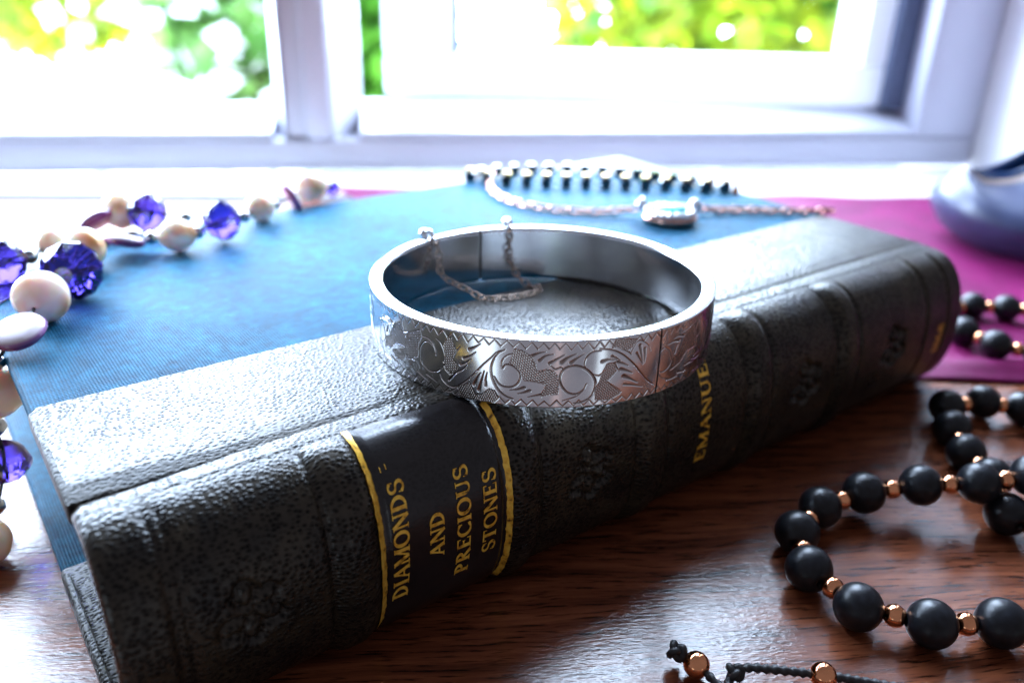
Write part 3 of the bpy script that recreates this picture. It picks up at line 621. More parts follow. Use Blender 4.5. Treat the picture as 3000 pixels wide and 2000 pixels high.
# ------------------------------------------------------------------ the silver bangle
ENG = [
('s',0.12,0.12,[(-58.4,8.94),(-60.9,7.41),(-61.9,5.39),(-61.0,3.29),(-59.5,1.6),(-57.0,0.49)]),
('s',0.09,0.09,[(-59.7,6.74),(-57.0,7.29),(-54.7,6.55),(-53.9,5.33),(-54.3,3.98),(-56.0,3.06),(-58.3,3.16),(-58.7,4.06)]),
('s',0.07,0.21,[(-54.0,7.86),(-50.7,7.99),(-47.8,7.84),(-45.0,8.32)]),
('s',0.09,0.09,[(-52.8,5.81),(-51.5,5.23),(-48.8,5.53),(-46.4,5.43)]),
('s',0.07,0.07,[(-46.2,5.46),(-46.1,6.64),(-47.4,7.5),(-50.7,7.99)]),
('s',0.12,0.07,[(-46.2,7.3),(-44.4,7.08),(-42.9,7.4)]),
('h',0.0,0.0,[(-44.3,8.45),(-39.4,9.63),(-38.8,8.26),(-40.2,6.98),(-40.4,4.79),(-43.2,3.89),(-46.2,4.03),(-47.5,2.67),(-50.5,2.5),(-53.2,3.22),(-53.6,3.7),(-46.5,5.08),(-45.9,6.68)]),
('s',0.12,0.25,[(-38.5,8.58),(-36.0,8.56),(-34.3,7.89),(-33.3,6.84),(-33.3,6.17)]),
('s',0.09,0.16,[(-34.4,7.61),(-36.0,8.03),(-37.9,7.68),(-39.4,6.57),(-39.7,5.18),(-39.1,4.05),(-37.5,3.5),(-35.7,3.12),(-33.3,3.36),(-31.3,4.2),(-30.1,5.3),(-29.9,6.38),(-30.6,7.62),(-31.7,8.52),(-33.1,8.98)]),
('s',0.16,0.09,[(-38.9,4.36),(-38.8,2.87)]),
('s',0.12,0.12,[(-54.3,2.43),(-51.0,2.26),(-48.0,1.58),(-44.2,0.64)]),
('d',0.23,0.05,[(-40.9,2.23),(-38.6,1.67),(-36.4,1.15)]),
('d',0.21,0.05,[(-37.1,2.33),(-35.1,1.97),(-33.1,1.55)]),
('d',0.21,0.05,[(-44.9,0.92),(-42.7,0.78),(-40.6,0.89)]),
('s',0.09,0.09,[(-47.5,3.09),(-46.2,3.61),(-42.8,3.95),(-41.1,3.85),(-40.0,2.94)]),
('h',0.0,0.0,[(-29.3,9.74),(-27.6,9.82),(-26.8,8.61),(-26.1,7.92),(-27.4,6.45),(-25.6,5.22),(-26.9,3.99),(-28.3,3.41),(-30.1,4.22),(-30.7,5.49),(-29.8,6.67),(-30.6,8.14)]),
('s',0.09,0.09,[(-25.0,8.63),(-26.1,7.79),(-27.7,6.42)]),
('s',0.09,0.09,[(-26.9,6.12),(-25.9,5.19),(-27.4,3.92),(-29.9,4.33)]),
('d',0.39,0.07,[(-22.1,8.5),(-20.6,8.97),(-18.7,9.72)]),
('d',0.35,0.07,[(-23.8,6.88),(-22.1,7.33),(-20.1,8.24)]),
('d',0.39,0.07,[(-24.8,5.71),(-23.3,6.08),(-21.6,6.92)]),
('d',0.3,0.12,[(-28.8,2.52),(-26.4,4.05),(-24.3,4.84),(-22.6,5.84)]),
('s',0.16,0.21,[(-11.4,9.31),(-13.8,8.7),(-15.6,7.66),(-18.0,6.3),(-20.3,4.75),(-22.8,3.28),(-25.1,2.2),(-27.5,1.48),(-29.7,1.72),(-31.3,2.43),(-31.9,3.17)]),
('s',0.12,0.07,[(-25.1,2.06),(-28.3,0.61),(-30.0,0.51)]),
('s',0.21,0.3,[(-11.6,9.24),(-13.4,8.61),(-14.7,7.48),(-15.4,6.13),(-15.2,4.82),(-14.4,3.57),(-13.0,2.35),(-11.1,1.54),(-9.0,1.2)]),
('s',0.18,0.28,[(-9.1,8.8),(-10.9,8.38),(-12.2,7.53),(-12.4,6.74),(-12.0,6.25),(-11.3,6.81),(-9.9,6.89),(-8.1,6.34),(-7.1,5.35),(-7.4,4.15),(-8.9,3.34),(-11.2,3.14),(-13.0,3.54),(-14.4,4.63)]),
('d',0.39,0.07,[(-20.6,2.73),(-19.6,4.03),(-18.5,4.99)]),
('d',0.39,0.07,[(-19.1,1.94),(-18.3,3.63),(-17.5,5.36)]),
('d',0.35,0.07,[(-17.0,2.95),(-17.0,4.01),(-16.6,5.17)]),
('h',0.0,0.0,[(-25.9,1.83),(-21.8,2.99),(-20.6,1.65),(-18.9,0.48),(-18.8,-0.07),(-21.8,-0.26),(-25.4,-0.16)]),
('h',0.0,0.0,[(-19.3,0.7),(-16.0,2.5),(-14.4,2.37),(-13.2,1.39),(-14.3,0.22),(-17.9,-0.11)]),
('s',0.09,0.09,[(-22.1,2.96),(-20.3,1.27),(-18.9,0.34)]),
('s',0.09,0.09,[(-19.6,0.81),(-17.7,1.54),(-15.8,2.45)]),
('h',0.0,0.0,[(-8.9,9.64),(-6.3,9.38),(-3.8,8.45),(-2.7,7.32),(-2.4,5.9),(0.0,6.21),(0.4,4.52),(-1.8,4.21),(-6.0,4.47),(-7.2,6.25),(-10.4,6.99),(-9.8,7.81)]),
('s',0.12,0.12,[(-6.9,8.59),(-4.9,8.54),(-3.9,8.83)]),
('s',0.12,0.12,[(-3.6,8.2),(-3.1,7.18),(-2.1,5.91)]),
('s',0.09,0.12,[(-5.8,4.48),(-2.9,4.45),(-1.1,4.23),(0.4,4.78)]),
('d',0.39,0.07,[(-5.8,3.3),(-7.8,2.87),(-9.8,2.67)]),
('d',0.39,0.07,[(-4.2,2.82),(-5.9,2.42),(-7.6,2.17)]),
('d',0.3,0.07,[(-1.0,2.24),(-2.8,2.0),(-4.6,1.72)]),
('d',0.44,0.07,[(-3.7,8.63),(-2.1,9.05),(0.0,9.38)]),
('d',0.46,0.07,[(-1.7,7.87),(-0.0,8.68),(2.3,9.0)]),
('d',0.41,0.07,[(1.1,7.5),(3.0,8.16),(5.4,8.93)]),
('d',0.56,0.07,[(4.6,7.64),(6.3,8.41),(8.7,9.0)]),
('d',0.49,0.07,[(7.2,7.56),(8.8,8.23),(11.0,9.0)]),
('s',0.17,0.17,[(1.1,7.34),(2.7,6.59),(4.3,6.86),(5.0,6.52)]),
('h',0.0,0.0,[(-4.5,6.26),(-2.2,6.19),(0.4,6.51),(2.2,6.39),(3.5,5.56),(4.1,4.18),(4.0,2.36),(1.9,2.22),(-1.2,1.9),(0.3,3.88),(-2.0,4.26),(-4.4,5.02)]),
('s',0.12,0.12,[(-2.1,5.78),(0.6,6.58)]),
('s',0.12,0.15,[(-1.8,4.27),(0.3,4.16),(0.4,2.91),(-0.9,1.76)]),
('s',0.32,0.27,[(12.0,3.92),(11.1,2.91),(9.0,2.27),(6.6,2.61),(4.8,3.75),(4.2,5.01),(5.0,6.38),(6.9,6.97),(9.2,6.99),(11.7,6.36),(13.8,5.17),(14.7,3.86),(14.3,2.47),(13.0,1.41),(10.6,0.8),(8.7,0.72)]),
('s',0.19,0.1,[(11.1,2.76),(9.0,1.85),(5.3,1.22)]),
('s',0.24,0.24,[(15.7,9.32),(13.3,9.16),(11.7,8.41),(11.1,7.34),(11.4,6.51)]),
('s',0.24,0.24,[(15.4,9.6),(19.0,9.19),(22.5,8.18),(25.7,6.65),(28.9,4.77),(31.7,3.02),(34.5,1.78)]),
('s',0.17,0.17,[(13.7,5.44),(15.5,5.21),(17.4,5.79)]),
('h',0.0,0.0,[(17.8,7.01),(20.3,7.11),(21.0,5.67),(20.1,5.05),(18.2,4.07),(22.4,2.32),(22.8,1.57),(19.2,0.73),(15.0,1.01),(14.5,2.89),(15.9,4.22),(16.4,5.57)]),
('s',0.1,0.1,[(20.6,5.43),(19.1,4.98),(17.7,4.1)]),
('s',0.1,0.1,[(18.0,3.8),(21.0,2.58),(23.0,1.83)]),
('h',0.0,0.0,[(18.9,9.4),(20.2,10.93),(25.6,10.51),(27.3,10.35),(25.3,8.9),(23.7,8.76),(20.4,9.57)]),
('d',0.44,0.07,[(16.3,7.47),(18.2,7.67),(21.0,7.45)]),
('d',0.37,0.07,[(19.3,8.12),(20.5,7.79),(22.0,7.23)]),
('d',0.44,0.07,[(21.2,7.07),(22.7,6.71),(24.6,6.18)]),
('d',0.34,0.07,[(20.3,6.9),(20.8,6.24),(22.0,5.38)]),
('d',0.46,0.07,[(22.3,5.78),(24.0,5.42),(26.2,4.81)]),
('d',0.54,0.07,[(23.4,4.49),(25.7,3.85),(28.3,2.97)]),
('d',0.32,0.07,[(23.7,3.12),(26.7,2.67),(30.2,2.02)]),
('s',0.1,0.1,[(25.2,7.95),(26.1,9.1),(27.9,10.02),(31.0,9.01),(32.2,7.91)]),
('d',0.41,0.1,[(28.2,9.17),(28.9,7.71),(29.7,5.95)]),
('d',0.34,0.1,[(30.0,8.5),(30.3,7.29),(30.2,6.11)]),
('d',0.32,0.1,[(27.2,8.03),(28.3,7.08),(29.6,5.97)]),
('s',0.17,0.19,[(22.1,9.1),(24.0,8.6),(25.5,7.92)]),
('s',0.17,0.17,[(35.9,7.17),(37.8,7.69),(40.1,6.87),(41.3,5.41),(40.5,4.23),(38.2,3.57),(36.3,3.98)]),
('s',0.15,0.15,[(36.1,3.73),(37.7,2.63),(40.8,1.93)]),
('d',0.39,0.07,[(46.5,8.52),(44.1,8.82),(41.6,8.77)]),
('d',0.41,0.07,[(44.2,8.03),(41.6,8.21),(39.2,8.05)]),
('d',0.34,0.07,[(42.6,6.14),(43.0,6.87),(43.8,7.46)]),
('s',0.12,0.1,[(45.3,6.65),(46.9,6.81),(48.2,7.03)]),
('s',0.15,0.1,[(45.2,9.22),(48.2,9.47),(51.4,9.79)]),
('s',0.15,0.15,[(58.1,10.37),(54.8,9.66),(53.3,8.04),(54.6,5.91),(58.5,3.98),(61.9,4.65),(62.0,6.88),(58.2,9.04)]),
('h',0.0,0.0,[(47.6,8.56),(51.5,9.64),(54.2,5.38),(48.8,5.49),(45.7,3.96),(41.1,3.26),(41.9,5.32),(44.3,5.8)]),
('d',0.29,0.07,[(40.1,1.82),(42.8,1.67),(45.2,1.7)]),
('d',0.29,0.07,[(45.0,2.33),(47.8,1.99),(50.2,1.84)]),
('d',0.29,0.07,[(48.8,2.99),(51.2,2.98),(54.1,2.74)]),
('d',0.29,0.07,[(52.6,3.47),(55.7,3.02),(58.3,3.12)]),]

RX, RY, BCX, BCY, BH, BWT = 30.2, 29.0, 5.0, 141.0, 11.0, 2.4
BZ = BT+0.42
bang = thing('bangle', 'engraved silver hinged bangle with a safety chain lying on the book', 'bangle', (BCX, BCY, BZ))
def groove_map(A, Z):                            # A: angle in degrees, Z: height; returns depth (mm, negative) and darkness
    x = A*0.5184; y = Z; dep = np.zeros_like(A); ha = np.zeros_like(A)
    gr = np.random.default_rng(3)
    def stroke(P, w0, w1, depth, shift=0.0, tear=False):
        P = np.array([(a*0.5184+shift, z) for a, z in P]);  P = smooth_path(P, 5) if len(P) > 2 else P
        n = len(P); ws = np.linspace(w0, w1, n)
        if not tear: ws = ws*(0.55+0.45*np.sin(np.linspace(0.15, 2.99, n)))
        ws = np.maximum(ws, 0.10)
        m = (x > P[:, 0].min()-0.6) & (x < P[:, 0].max()+0.6) & (y > P[:, 1].min()-0.6) & (y < P[:, 1].max()+0.6)
        if not m.any(): return
        px, py = x[m], y[m]; best = np.full(px.shape, 9.0)
        for i in range(n-1):
            dx, dy = P[i+1]-P[i]; t = np.clip(((px-P[i, 0])*dx+(py-P[i, 1])*dy)/(dx*dx+dy*dy+1e-12), 0, 1)
            d = np.hypot(px-P[i, 0]-t*dx, py-P[i, 1]-t*dy)/((ws[i]+(ws[i+1]-ws[i])*t)*0.5)
            best = np.minimum(best, d)
        g = np.clip(1.25-best, 0, 1)**0.8
        dep[m] = np.minimum(dep[m], -depth*g*np.clip(np.mean(ws)/0.3, 0.5, 1.3)); 
        ha[m] = np.maximum(ha[m], np.clip((1.12-best)*2.2, 0, 1)*0.92)
    def hatch(P, shift=0.0):
        P = np.array([(a*0.5184+shift, z) for a, z in P])
        m = (x > P[:, 0].min()) & (x < P[:, 0].max()) & (y > P[:, 1].min()) & (y < P[:, 1].max()); 
        if not m.any(): return
        px, py = x[m], y[m]; ins = np.zeros(px.shape, bool); n = len(P)
        for i in range(n):
            (x0, y0), (x1, y1) = P[i], P[(i+1) % n]
            c = ((y0 > py) != (y1 > py)) & (px < (x1-x0)*(py-y0)/(y1-y0+1e-12)+x0); ins ^= c
        a = np.radians(82 if gr.random() < 0.5 else 62); b = a+np.radians(52); pit = 0.33
        h = np.zeros(px.shape)
        for t in (a, b):
            q = (px*np.sin(t)-py*np.cos(t))/pit; h = np.maximum(h, np.clip(1-np.abs(q-np.round(q))*3.4, 0, 1))
        h = h*ins
        dep[m] = np.minimum(dep[m], -0.075*h-0.02*ins); ha[m] = np.maximum(ha[m], np.clip(h*0.9+0.22*ins, 0, 1))
    for sh in (0.0, 51.5, -51.5):
        for kind, w0, w1, P in ENG:
            if sh and not (-45 < np.mean([p_[0] for p_ in P]) < 48): continue
            if kind == 'h': hatch(P, sh)
        for kind, w0, w1, P in ENG:
            if sh and not (-45 < np.mean([p_[0] for p_ in P]) < 48): continue
            if kind == 's': stroke(P, max(w0*1.15, 0.14), max(w1*1.15, 0.14), 0.16, sh)
            if kind == 'd': stroke(P, w0*1.15, w1, 0.18, sh, True)
    # wriggle-work borders
    for lo, hi in ((BH-0.25, BH-1.25), (0.25, 1.2)):
        q = -95.0
        while q < 95:
            st = gr.uniform(0.72, 0.95); j = gr.uniform(-0.12, 0.12)
            for P in ([(q/0.5184, lo), ((q+st)/0.5184, hi+j)], [((q+st)/0.5184, hi+j), ((q+2*st)/0.5184, lo)]):
                stroke(P, 0.13, 0.21 if P[0][1] == lo else 0.13, 0.11, 0.0, True)
            q += 2*st
    return dep, ha
def band_half(name, a0, a1, na):
    nz = 132
    zz = np.concatenate([[0.0], np.linspace(0.12, BH-0.12, nz), [BH]]); an = np.linspace(a0, a1, na)
    A, Z = np.meshgrid(an, zz, indexing='ij'); dep, dark = groove_map(A, Z)
    dep[:, 0] = dep[:, -1] = -0.12
    th = np.radians(an)
    def ring(r_off, z): return np.stack([BCX+(RX+r_off)*np.sin(th)[:, None]*np.ones_like(z), BCY-(RY+r_off)*np.cos(th)[:, None]*np.ones_like(z), BZ+z], -1)
    outer = ring(dep+0.10*np.sin(np.pi*Z/BH)-0.10, Z)
    rim = np.linspace(0, 1, 9)[1:-1]
    zt = np.broadcast_to(BH+0.16*np.sin(np.pi*rim), (na, 7)); top = ring(np.broadcast_to(-0.12-(BWT-0.24)*rim, (na, 7)), zt)
    zi = np.broadcast_to(np.linspace(BH-0.02, 0.1, 14), (na, 14)); inn = ring(np.broadcast_to(np.full(14, -BWT), (na, 14)), zi)
    P = np.concatenate([outer, top, inn], 1); g = np.concatenate([dark, np.zeros((na, 21))], 1)
    F = gridF(na, P.shape[1]); V = P.reshape(-1, 3)
    n1 = P.shape[1]; caps = [tuple(range(n1)), tuple(range((na-1)*n1, na*n1))[::-1]]
    bot = np.stack([np.arange(na-1)*n1, np.arange(na-1)*n1+n1-1, np.arange(1, na)*n1+n1-1, np.arange(1, na)*n1], -1)
    o = part(name, (V, np.concatenate([F, bot])), SILVER, bang, True, attr=g.ravel())
    # end plates close the two sections
    for row, nm in ((0, 0), (na-1, 1)):
        e = P[row]; idx = [1+nz//2, 0]
        ring_ = [e[0], e[nz+1], e[-14], e[-1]]
        part('section_end', (np.array(ring_), [(0, 1, 2, 3)]), TARN, o, False)
    return o
band_half('hinged_half', -154.2, 35.6, 1500); band_half('clasp_half', 36.2, 204.8, 620)
for ad in (35.9, 205.3):
    ra = math.radians(ad); t_ = np.array([math.cos(ra), math.sin(ra)]); n_ = np.array([math.sin(ra), -math.cos(ra)])
    V, F = prism(None, -0.42, 0.42, -2.05, -0.35, 0.4, BH-0.3, 0.1, 1)
    V = np.stack([BCX+RX*math.sin(ra)+V[:, 0]*t_[0]+V[:, 1]*n_[0], BCY-RY*math.cos(ra)+V[:, 0]*t_[1]+V[:, 1]*n_[1], BZ+V[:, 2]], 1)
    part('seam_filler', (V, F), SEAMFILL, bang)  # dark filler added so no sky light shows through the seams
def on_rim(ad, r, z): 
    a = math.radians(ad); return (BCX+(RX+r)*math.sin(a), BCY-(RY+r)*math.cos(a), BZ+z)
# after the added seam fillers, the ring posts and the chain
for ad in (-131.5, -167.5):
    cx, cy, cz = on_rim(ad, -BWT/2, BH+0.5)
    a = np.linspace(0, 2*np.pi, 18, endpoint=False); ra = math.radians(ad)
    P = [(cx+0.95*math.cos(t)*math.sin(ra), cy-0.95*math.cos(t)*math.cos(ra), cz+0.95*math.sin(t)) for t in a]
    lp = part('chain_loop', tube(P, 0.42, 9, True), SILVER, bang, True)
    kx, ky, kz = on_rim(ad, 0.15, BH+0.6)
    V, F = lathe([(0, -1.0), (0.6, -0.85), (1.05, -0.35), (1.15, 0.1), (0.8, 0.8), (0, 1.15)], 16)
    part('loop_knob', (V+np.array([kx, ky, kz]), F), SILVER, lp, True)
la = on_rim(-131.5, -BWT-0.35, BH+0.6); lb = on_rim(-167.5, -BWT-0.35, BH+0.6)
zb = BZ+0.55
CH = smooth_path([la, (la[0]+0.9, la[1]-0.6, BZ+8), (la[0]+1.5, la[1]-1.2, BZ+4), (-8.6, 156.2, BZ+1.4), (-6.2, 154.6, zb), (-2.5, 154.8, zb), (1.5, 156.3, zb), (4.6, 158.4, zb), (5.5, 160.2, zb), (3.6, 162.0, zb),
                  (1.2, 163.2, BZ+1.6), (lb[0]+0.2, lb[1]-1.6, BZ+5), (lb[0], lb[1]-0.6, BZ+8.5), lb], 10)
clen = np.linalg.norm(np.diff(CH, axis=0), axis=1).sum(); nl = int(clen/1.48); CH = resample(CH, nl+1)
chain = None
a = np.linspace(0, 2*np.pi, 14, endpoint=False)
lm = mesh('chain_link', *tube([(0.62*math.cos(t), 0, 1.02*math.sin(t)) for t in a], 0.155, 6, True), CHAINM)
src = None
for i in range(nl):
    c = (CH[i]+CH[i+1])/2; d = CH[i+1]-CH[i]
    if src is None:
        o = link('safety_chain', lm, bang, c); src = o
    else: o = link('chain_link', lm, src, c)
    aim(o, d, (i % 2)*math.pi/2+0.4)
    if o is src: o.rotation_mode = 'XYZ'; o.rotation_euler = (0, 0, 0)

# ------------------------------------------------------------------ beads
def holed_bead(r, hole, seg=28):
    a0 = math.asin(hole/r); t = np.linspace(a0, math.pi-a0, 18)
    pr = [(hole*0.72, r*math.cos(a0)-0.45*r*0.3)]+[(r*math.sin(q), r*math.cos(q)) for q in t]+[(hole*0.72, -r*math.cos(a0)+0.45*r*0.3)]
    return lathe(pr[::-1], seg)
BEAD = mesh('bead', *holed_bead(3.95, 0.75), MATTE); SPACER = mesh('spacer', *holed_bead(1.82, 0.6, 20), ROSE)
def bracelet(label, pts, closed, group, cat='bracelet', tail=None):
    pts = np.array(pts, float)
    c = pts.mean(0); t = thing('bead_bracelet', label, cat, (float(c[0]), float(c[1]), 0), group)
    n = len(pts); loop = np.concatenate([pts, pts[:1]]) if closed else pts
    path = []
    for i in range(n):
        a, b = loop[(i-1) % len(loop)] if (closed or i) else loop[i], loop[i+1] if i+1 < len(loop) else loop[i]
        if closed and i == 0: a = pts[-1]
        o = link('bead', BEAD, t, pts[i]); o.scale = (random.uniform(0.97, 1.02),)*3; aim(o, b-a, random.uniform(0, 6)); path.append(pts[i])
        if i+1 < len(loop):
            mid = (pts[i]+loop[i+1])/2; mid[2] = min(mid[2], (pts[i][2]+loop[i+1][2])/2-0.1)
            o = link('spacer', SPACER, t, mid); aim(o, loop[i+1]-pts[i], random.uniform(0, 6)); path.append(mid)
    part('cord', tube(np.array(path), 0.55, 6, closed), CORD, t, True)
    return t
GB = 'matte black bead bracelets with rose gold spacers'
fr = [(76.8, 101.9, 4), (65.8, 101.4, 4), (55.7, 104.8, 4), (50.6, 113.7, 4), (51.6, 123.6, 4), (58.0, 131.0, 4.2), (67.3, 134.6, 5.2), (77.6, 134.6, 7.2), (87.6, 133.4, 8.8), (97.6, 134.0, 10.2), (107.4, 133.2, 11.6), (115.2, 127.4, 12), (120, 118.6, 9.5), (118.6, 109.2, 6), (110, 104, 4.2), (99.2, 101.8, 4), (88, 102.2, 4)]
fb = bracelet('nearest black bead bracelet on the wood, its loop round open desk', fr, True, GB)
mi = [(117.6, 171.6, 4), (109.9, 174.4, 4), (100.2, 171.8, 4), (96.8, 161.8, 4), (95.1, 151.8, 4), (95.8, 142.6, 4), (92.6, 130.6, 4), (98.0, 122.2, 4), (106.5, 121.0, 4), (113.8, 126.0, 3.9), (120.5, 133.4, 4), (126.5, 141.2, 4), (130.6, 150.2, 4), (130.2, 160.0, 4), (125.5, 168.2, 4)]
bracelet('black bead bracelet running from the purple cloth edge to under the nearer loop', mi, True, GB)
ba = [(163.5, 226.5, 5), (154.3, 229.3, 4.9), (144.6, 231.2, 4.9), (135.4, 232.6, 4.9), (126.8, 229.8, 4.8), (122.6, 222.2, 4.8), (123.8, 213.4, 4.8), (128.0, 204.6, 5.0), (136.8, 199.6, 5.0), (146.6, 198.0, 5), (156.4, 199.8, 5), (164.4, 205.6, 5), (168.0, 215.6, 5)]
bracelet('black bead bracelet lying on the purple cloth past the tail of the spine', ba, True, GB)
# the drawn tail of the cord, knotted, with two end beads
ct = thing('sliding_cord', 'black waxed cord tails with knots and two rose gold end beads', 'cord', (40, 92, 0))
c1_ = smooth_path([(25.2, 95.9, 2.6), (26.4, 95.2, 2.6), (28.4, 93.6, 2.4), (30.6, 91.0, 1.6), (33.5, 88.2, 1.0), (40, 84, 0.9)], 8)
part('cord', tube(resample(c1_, 90), 0.58, 10, twist=0.9), CORD, ct, True)
c2_ = smooth_path([(31.8, 90.2, 1.0), (33.2, 92.0, 1.6), (35.2, 93.2, 2.3), (39, 92.8, 2.6), (46.5, 92.1, 2.4), (54, 91.2, 1.9), (66, 89.6, 1.2), (80, 88.5, 1.0), (96, 92, 1.6), (99.2, 101.8, 4)], 8)
part('cord', tube(resample(c2_, 420), 0.62, 10, twist=0.9), CORD, ct, True)
def knot(c, r, seed):
    g = np.random.default_rng(seed); t = np.linspace(0, 2*np.pi, 46, endpoint=False)
    P = np.stack([(np.sin(t)+2*np.sin(2*t))/3, (np.cos(t)-2*np.cos(2*t))/3, -np.sin(3*t)*0.7], -1)*r*0.82
    q = g.uniform(0, 6); Rz = np.array([[math.cos(q), -math.sin(q), 0], [math.sin(q), math.cos(q), 0], [0, 0, 1]])
    return tube(P @ Rz.T+np.array(c), r*0.42, 7, True)
part('knot', knot((25.6, 95.8, 2.7), 1.35, 1), CORD, ct, True); part('knot', knot((33.6, 92.6, 2.0), 1.3, 2), CORD, ct, True)
ENDB = mesh('end_bead', *holed_bead(1.95, 0.62, 24), ROSE)
for p_, d in (((28.2, 93.7, 2.3), (2, -2, -0.4)), ((46.3, 92.1, 2.4), (4, -0.4, 0))):
    o = link('end_bead', ENDB, ct, p_); aim(o, d)

# ------------------------------------------------------------------ pearl, crystal and shell necklace
def facet(rx, h, seg=12):
    rows = [(0.30*rx, -h), (0.72*rx, -0.66*h), (rx, -0.12*h), (rx, 0.12*h), (0.72*rx, 0.66*h), (0.30*rx, h)]
    V = []; F = []
    for k, (r, z) in enumerate(rows):
        o = 0.5*(k % 2) if k not in (2, 3) else (0.0 if k == 2 else 0.0)
        o = [0, 0.5, 0, 0, 0.5, 0][k]
        V += [(r*math.cos(2*math.pi*(i+o)/seg), r*math.sin(2*math.pi*(i+o)/seg), z) for i in range(seg)]
    sh = [0, 0.5, 0, 0, 0.5, 0]
    for k in range(5):
        A, B = k*seg, (k+1)*seg
        for i in range(seg):
            j = (i+1) % seg
            if sh[k] == sh[k+1]: F.append((A+i, A+j, B+j, B+i))
            elif sh[k+1] > sh[k]: F += [(A+i, A+j, B+i), (A+j, B+j, B+i)]
            else: F += [(A+i, B+j, B+i), (A+i, A+j, B+j)]
    F += [tuple(range(seg))[::-1], tuple(range(5*seg, 6*seg))]
    return np.array(V), F
def pearl_mesh(seed):
    g = np.random.default_rng(seed); t = np.linspace(0.02, math.pi-0.02, 24)
    z = -g.uniform(1.05, 1.28)*np.cos(t); r = np.sin(t)*(1+0.06*np.cos(3*t+g.uniform(0, 6)))+0.02*np.sin(t*9+g.uniform(0, 6))*np.sin(t)
    V, F = lathe(np.stack([r, z], 1), 26); V[:, 0] *= 1.04; return mesh('pearl', V, F, PEARL)
PM = [pearl_mesh(s) for s in range(4)]; CM = mesh('crystal', *facet(1.0, 0.86), CRYSTAL, False)
SM = mesh('shell_disc', *lathe([(0.02, -0.30), (0.55, -0.29), (0.86, -0.20), (1.0, 0.0), (0.86, 0.20), (0.55, 0.29), (0.02, 0.30)], 34), SHELL)
TM = mesh('steel_bead', *lathe([(0.25, -0.85), (0.7, -0.7), (1, 0), (0.7, 0.7), (0.25, 0.85)], 18), STEEL)
neck = thing('necklace', 'necklace of pearls, violet crystals and purple shell discs trailing over the book', 'necklace', (-84, 150, 34))
def nb(kind, x, y, z, r, nxt, seed=0, flat=None):
    me = {'p': PM[seed % 4], 'c': CM, 's': SM, 't': TM}[kind]
    o = link(me.name.split('.')[0], me, neck, (x, y, z)); d = np.array(nxt, float)
    if kind == 's':
        aim(o, flat if flat is not None else (0.15, -0.35, 0.92), seed); 
    else: aim(o, d, seed*1.3)
    o.scale = (r*M*1000,)*3
    return o
S1 = [('c', -50.0, 227.8, 36.6, 2.3), ('p', -54.7, 223.1, 38.3, 4.1), ('s', -58.6, 216.6, 37.2, 4.4), ('t', -61.3, 210.6, 36.6, 1.4), ('p', -63.5, 205.4, 37.6, 3.4), ('t', -65.4, 198.2, 37.2, 1.5), ('c', -67.6, 188.6, 39.0, 4.7), ('t', -71.6, 184.0, 37.6, 1.6),
      ('p', -75.0, 180.6, 37.9, 3.5), ('t', -80.8, 180.4, 37.2, 1.6), ('s', -85.4, 177.0, 37.4, 4.6), ('p', -89.6, 168.2, 38.6, 4.0), ('t', -88.5, 160.5, 37.5, 1.7), ('c', -84.3, 151.9, 39.7, 5.7), ('t', -86.0, 146.0, 39.4, 1.9), ('p', -84.5, 140.6, 38.8, 4.5),
      ('s', -82.4, 128.6, 37.4, 4.6), ('t', -85.6, 126.0, 33.0, 1.5), ('p', -87.0, 125.8, 27.2, 4.1), ('t', -89.0, 126.5, 20.2, 1.7), ('c', -90.4, 128.0, 12.0, 4.5), ('t', -92.0, 125.4, 4.2, 1.6), ('p', -88.6, 115.0, 4.3, 4.2), ('t', -90.5, 107.5, 1.9, 1.6), ('p', -97, 101.5, 3.8, 3.8)]
S2 = [('t', -80.5, 200.5, 36, 1.5), ('c', -86.6, 193.4, 39.2, 4.9), ('p', -94.2, 196.3, 38.6, 4.3), ('s', -97.5, 190.5, 37.6, 4.2), ('t', -99.5, 183.6, 36.4, 1.6), ('p', -99.6, 175.5, 37.4, 3.4), ('t', -101.8, 168.6, 36.4, 1.8), ('c', -101.6, 158.7, 38.6, 4.9), ('t', -105, 152.5, 36.0, 1.7), ('p', -108.5, 146.0, 38, 3.9)]
FL = {2: (0.75, 0.5, 0.42), 10: (0.1, 0.35, 0.93), 16: (-0.05, -0.30, 0.95)}
for ch, fl in ((S1, FL), (S2, {3: (-0.60, 0.35, 0.72)})):
    for i, (k, x, y, z, r) in enumerate(ch):
        a = np.array(ch[max(i-1, 0)][1:4]); b = np.array(ch[min(i+1, len(ch)-1)][1:4])
        nb(k, x, y, z, r, b-a, i, fl.get(i))
    part('thread', tube(smooth_path([q[1:4] for q in ch], 3), 0.35, 5), CORD, neck, True)

# ------------------------------------------------------------------ gem bracelet and opal pendant on the far side of the book
gem = thing('gem_bracelet', 'gold bracelet of square black stones at the far edge of the book', 'bracelet', (25, 246, 34))
CUBE = mesh('black_stone', *prism(None, -1.5, 1.5, -1.5, 1.5, -1.4, 1.7, 0.5, 1), BLACKGEM, False)
CLAW = mesh('gold_setting', *prism(None, -1.25, 1.25, -0.9, 0.9, -0.3, 0.45, 0.25, 1), GOLDM, False); LINKB = mesh('gold_link', *lathe([(0, -0.8), (0.5, -0.5), (0.7, 0), (0.5, 0.5), (0, 0.8)], 12), PALEG)
row = resample(smooth_path([(-13.5, 250.0, 0), (-7, 247.2, 0), (0, 246, 0), (15, 245.6, 0), (31, 245.6, 0), (47, 244.8, 0), (56, 243.6, 0), (61, 244.2, 0)], 12), 14)
row2 = resample(smooth_path([(-13.5, 250.0, 0), (-9, 256, 0), (2, 260.5, 0), (14, 262.5, 0), (26, 262.5, 0), (37, 258.8, 0), (47, 253.0, 0), (57, 248, 0)], 12), 15)[1:]
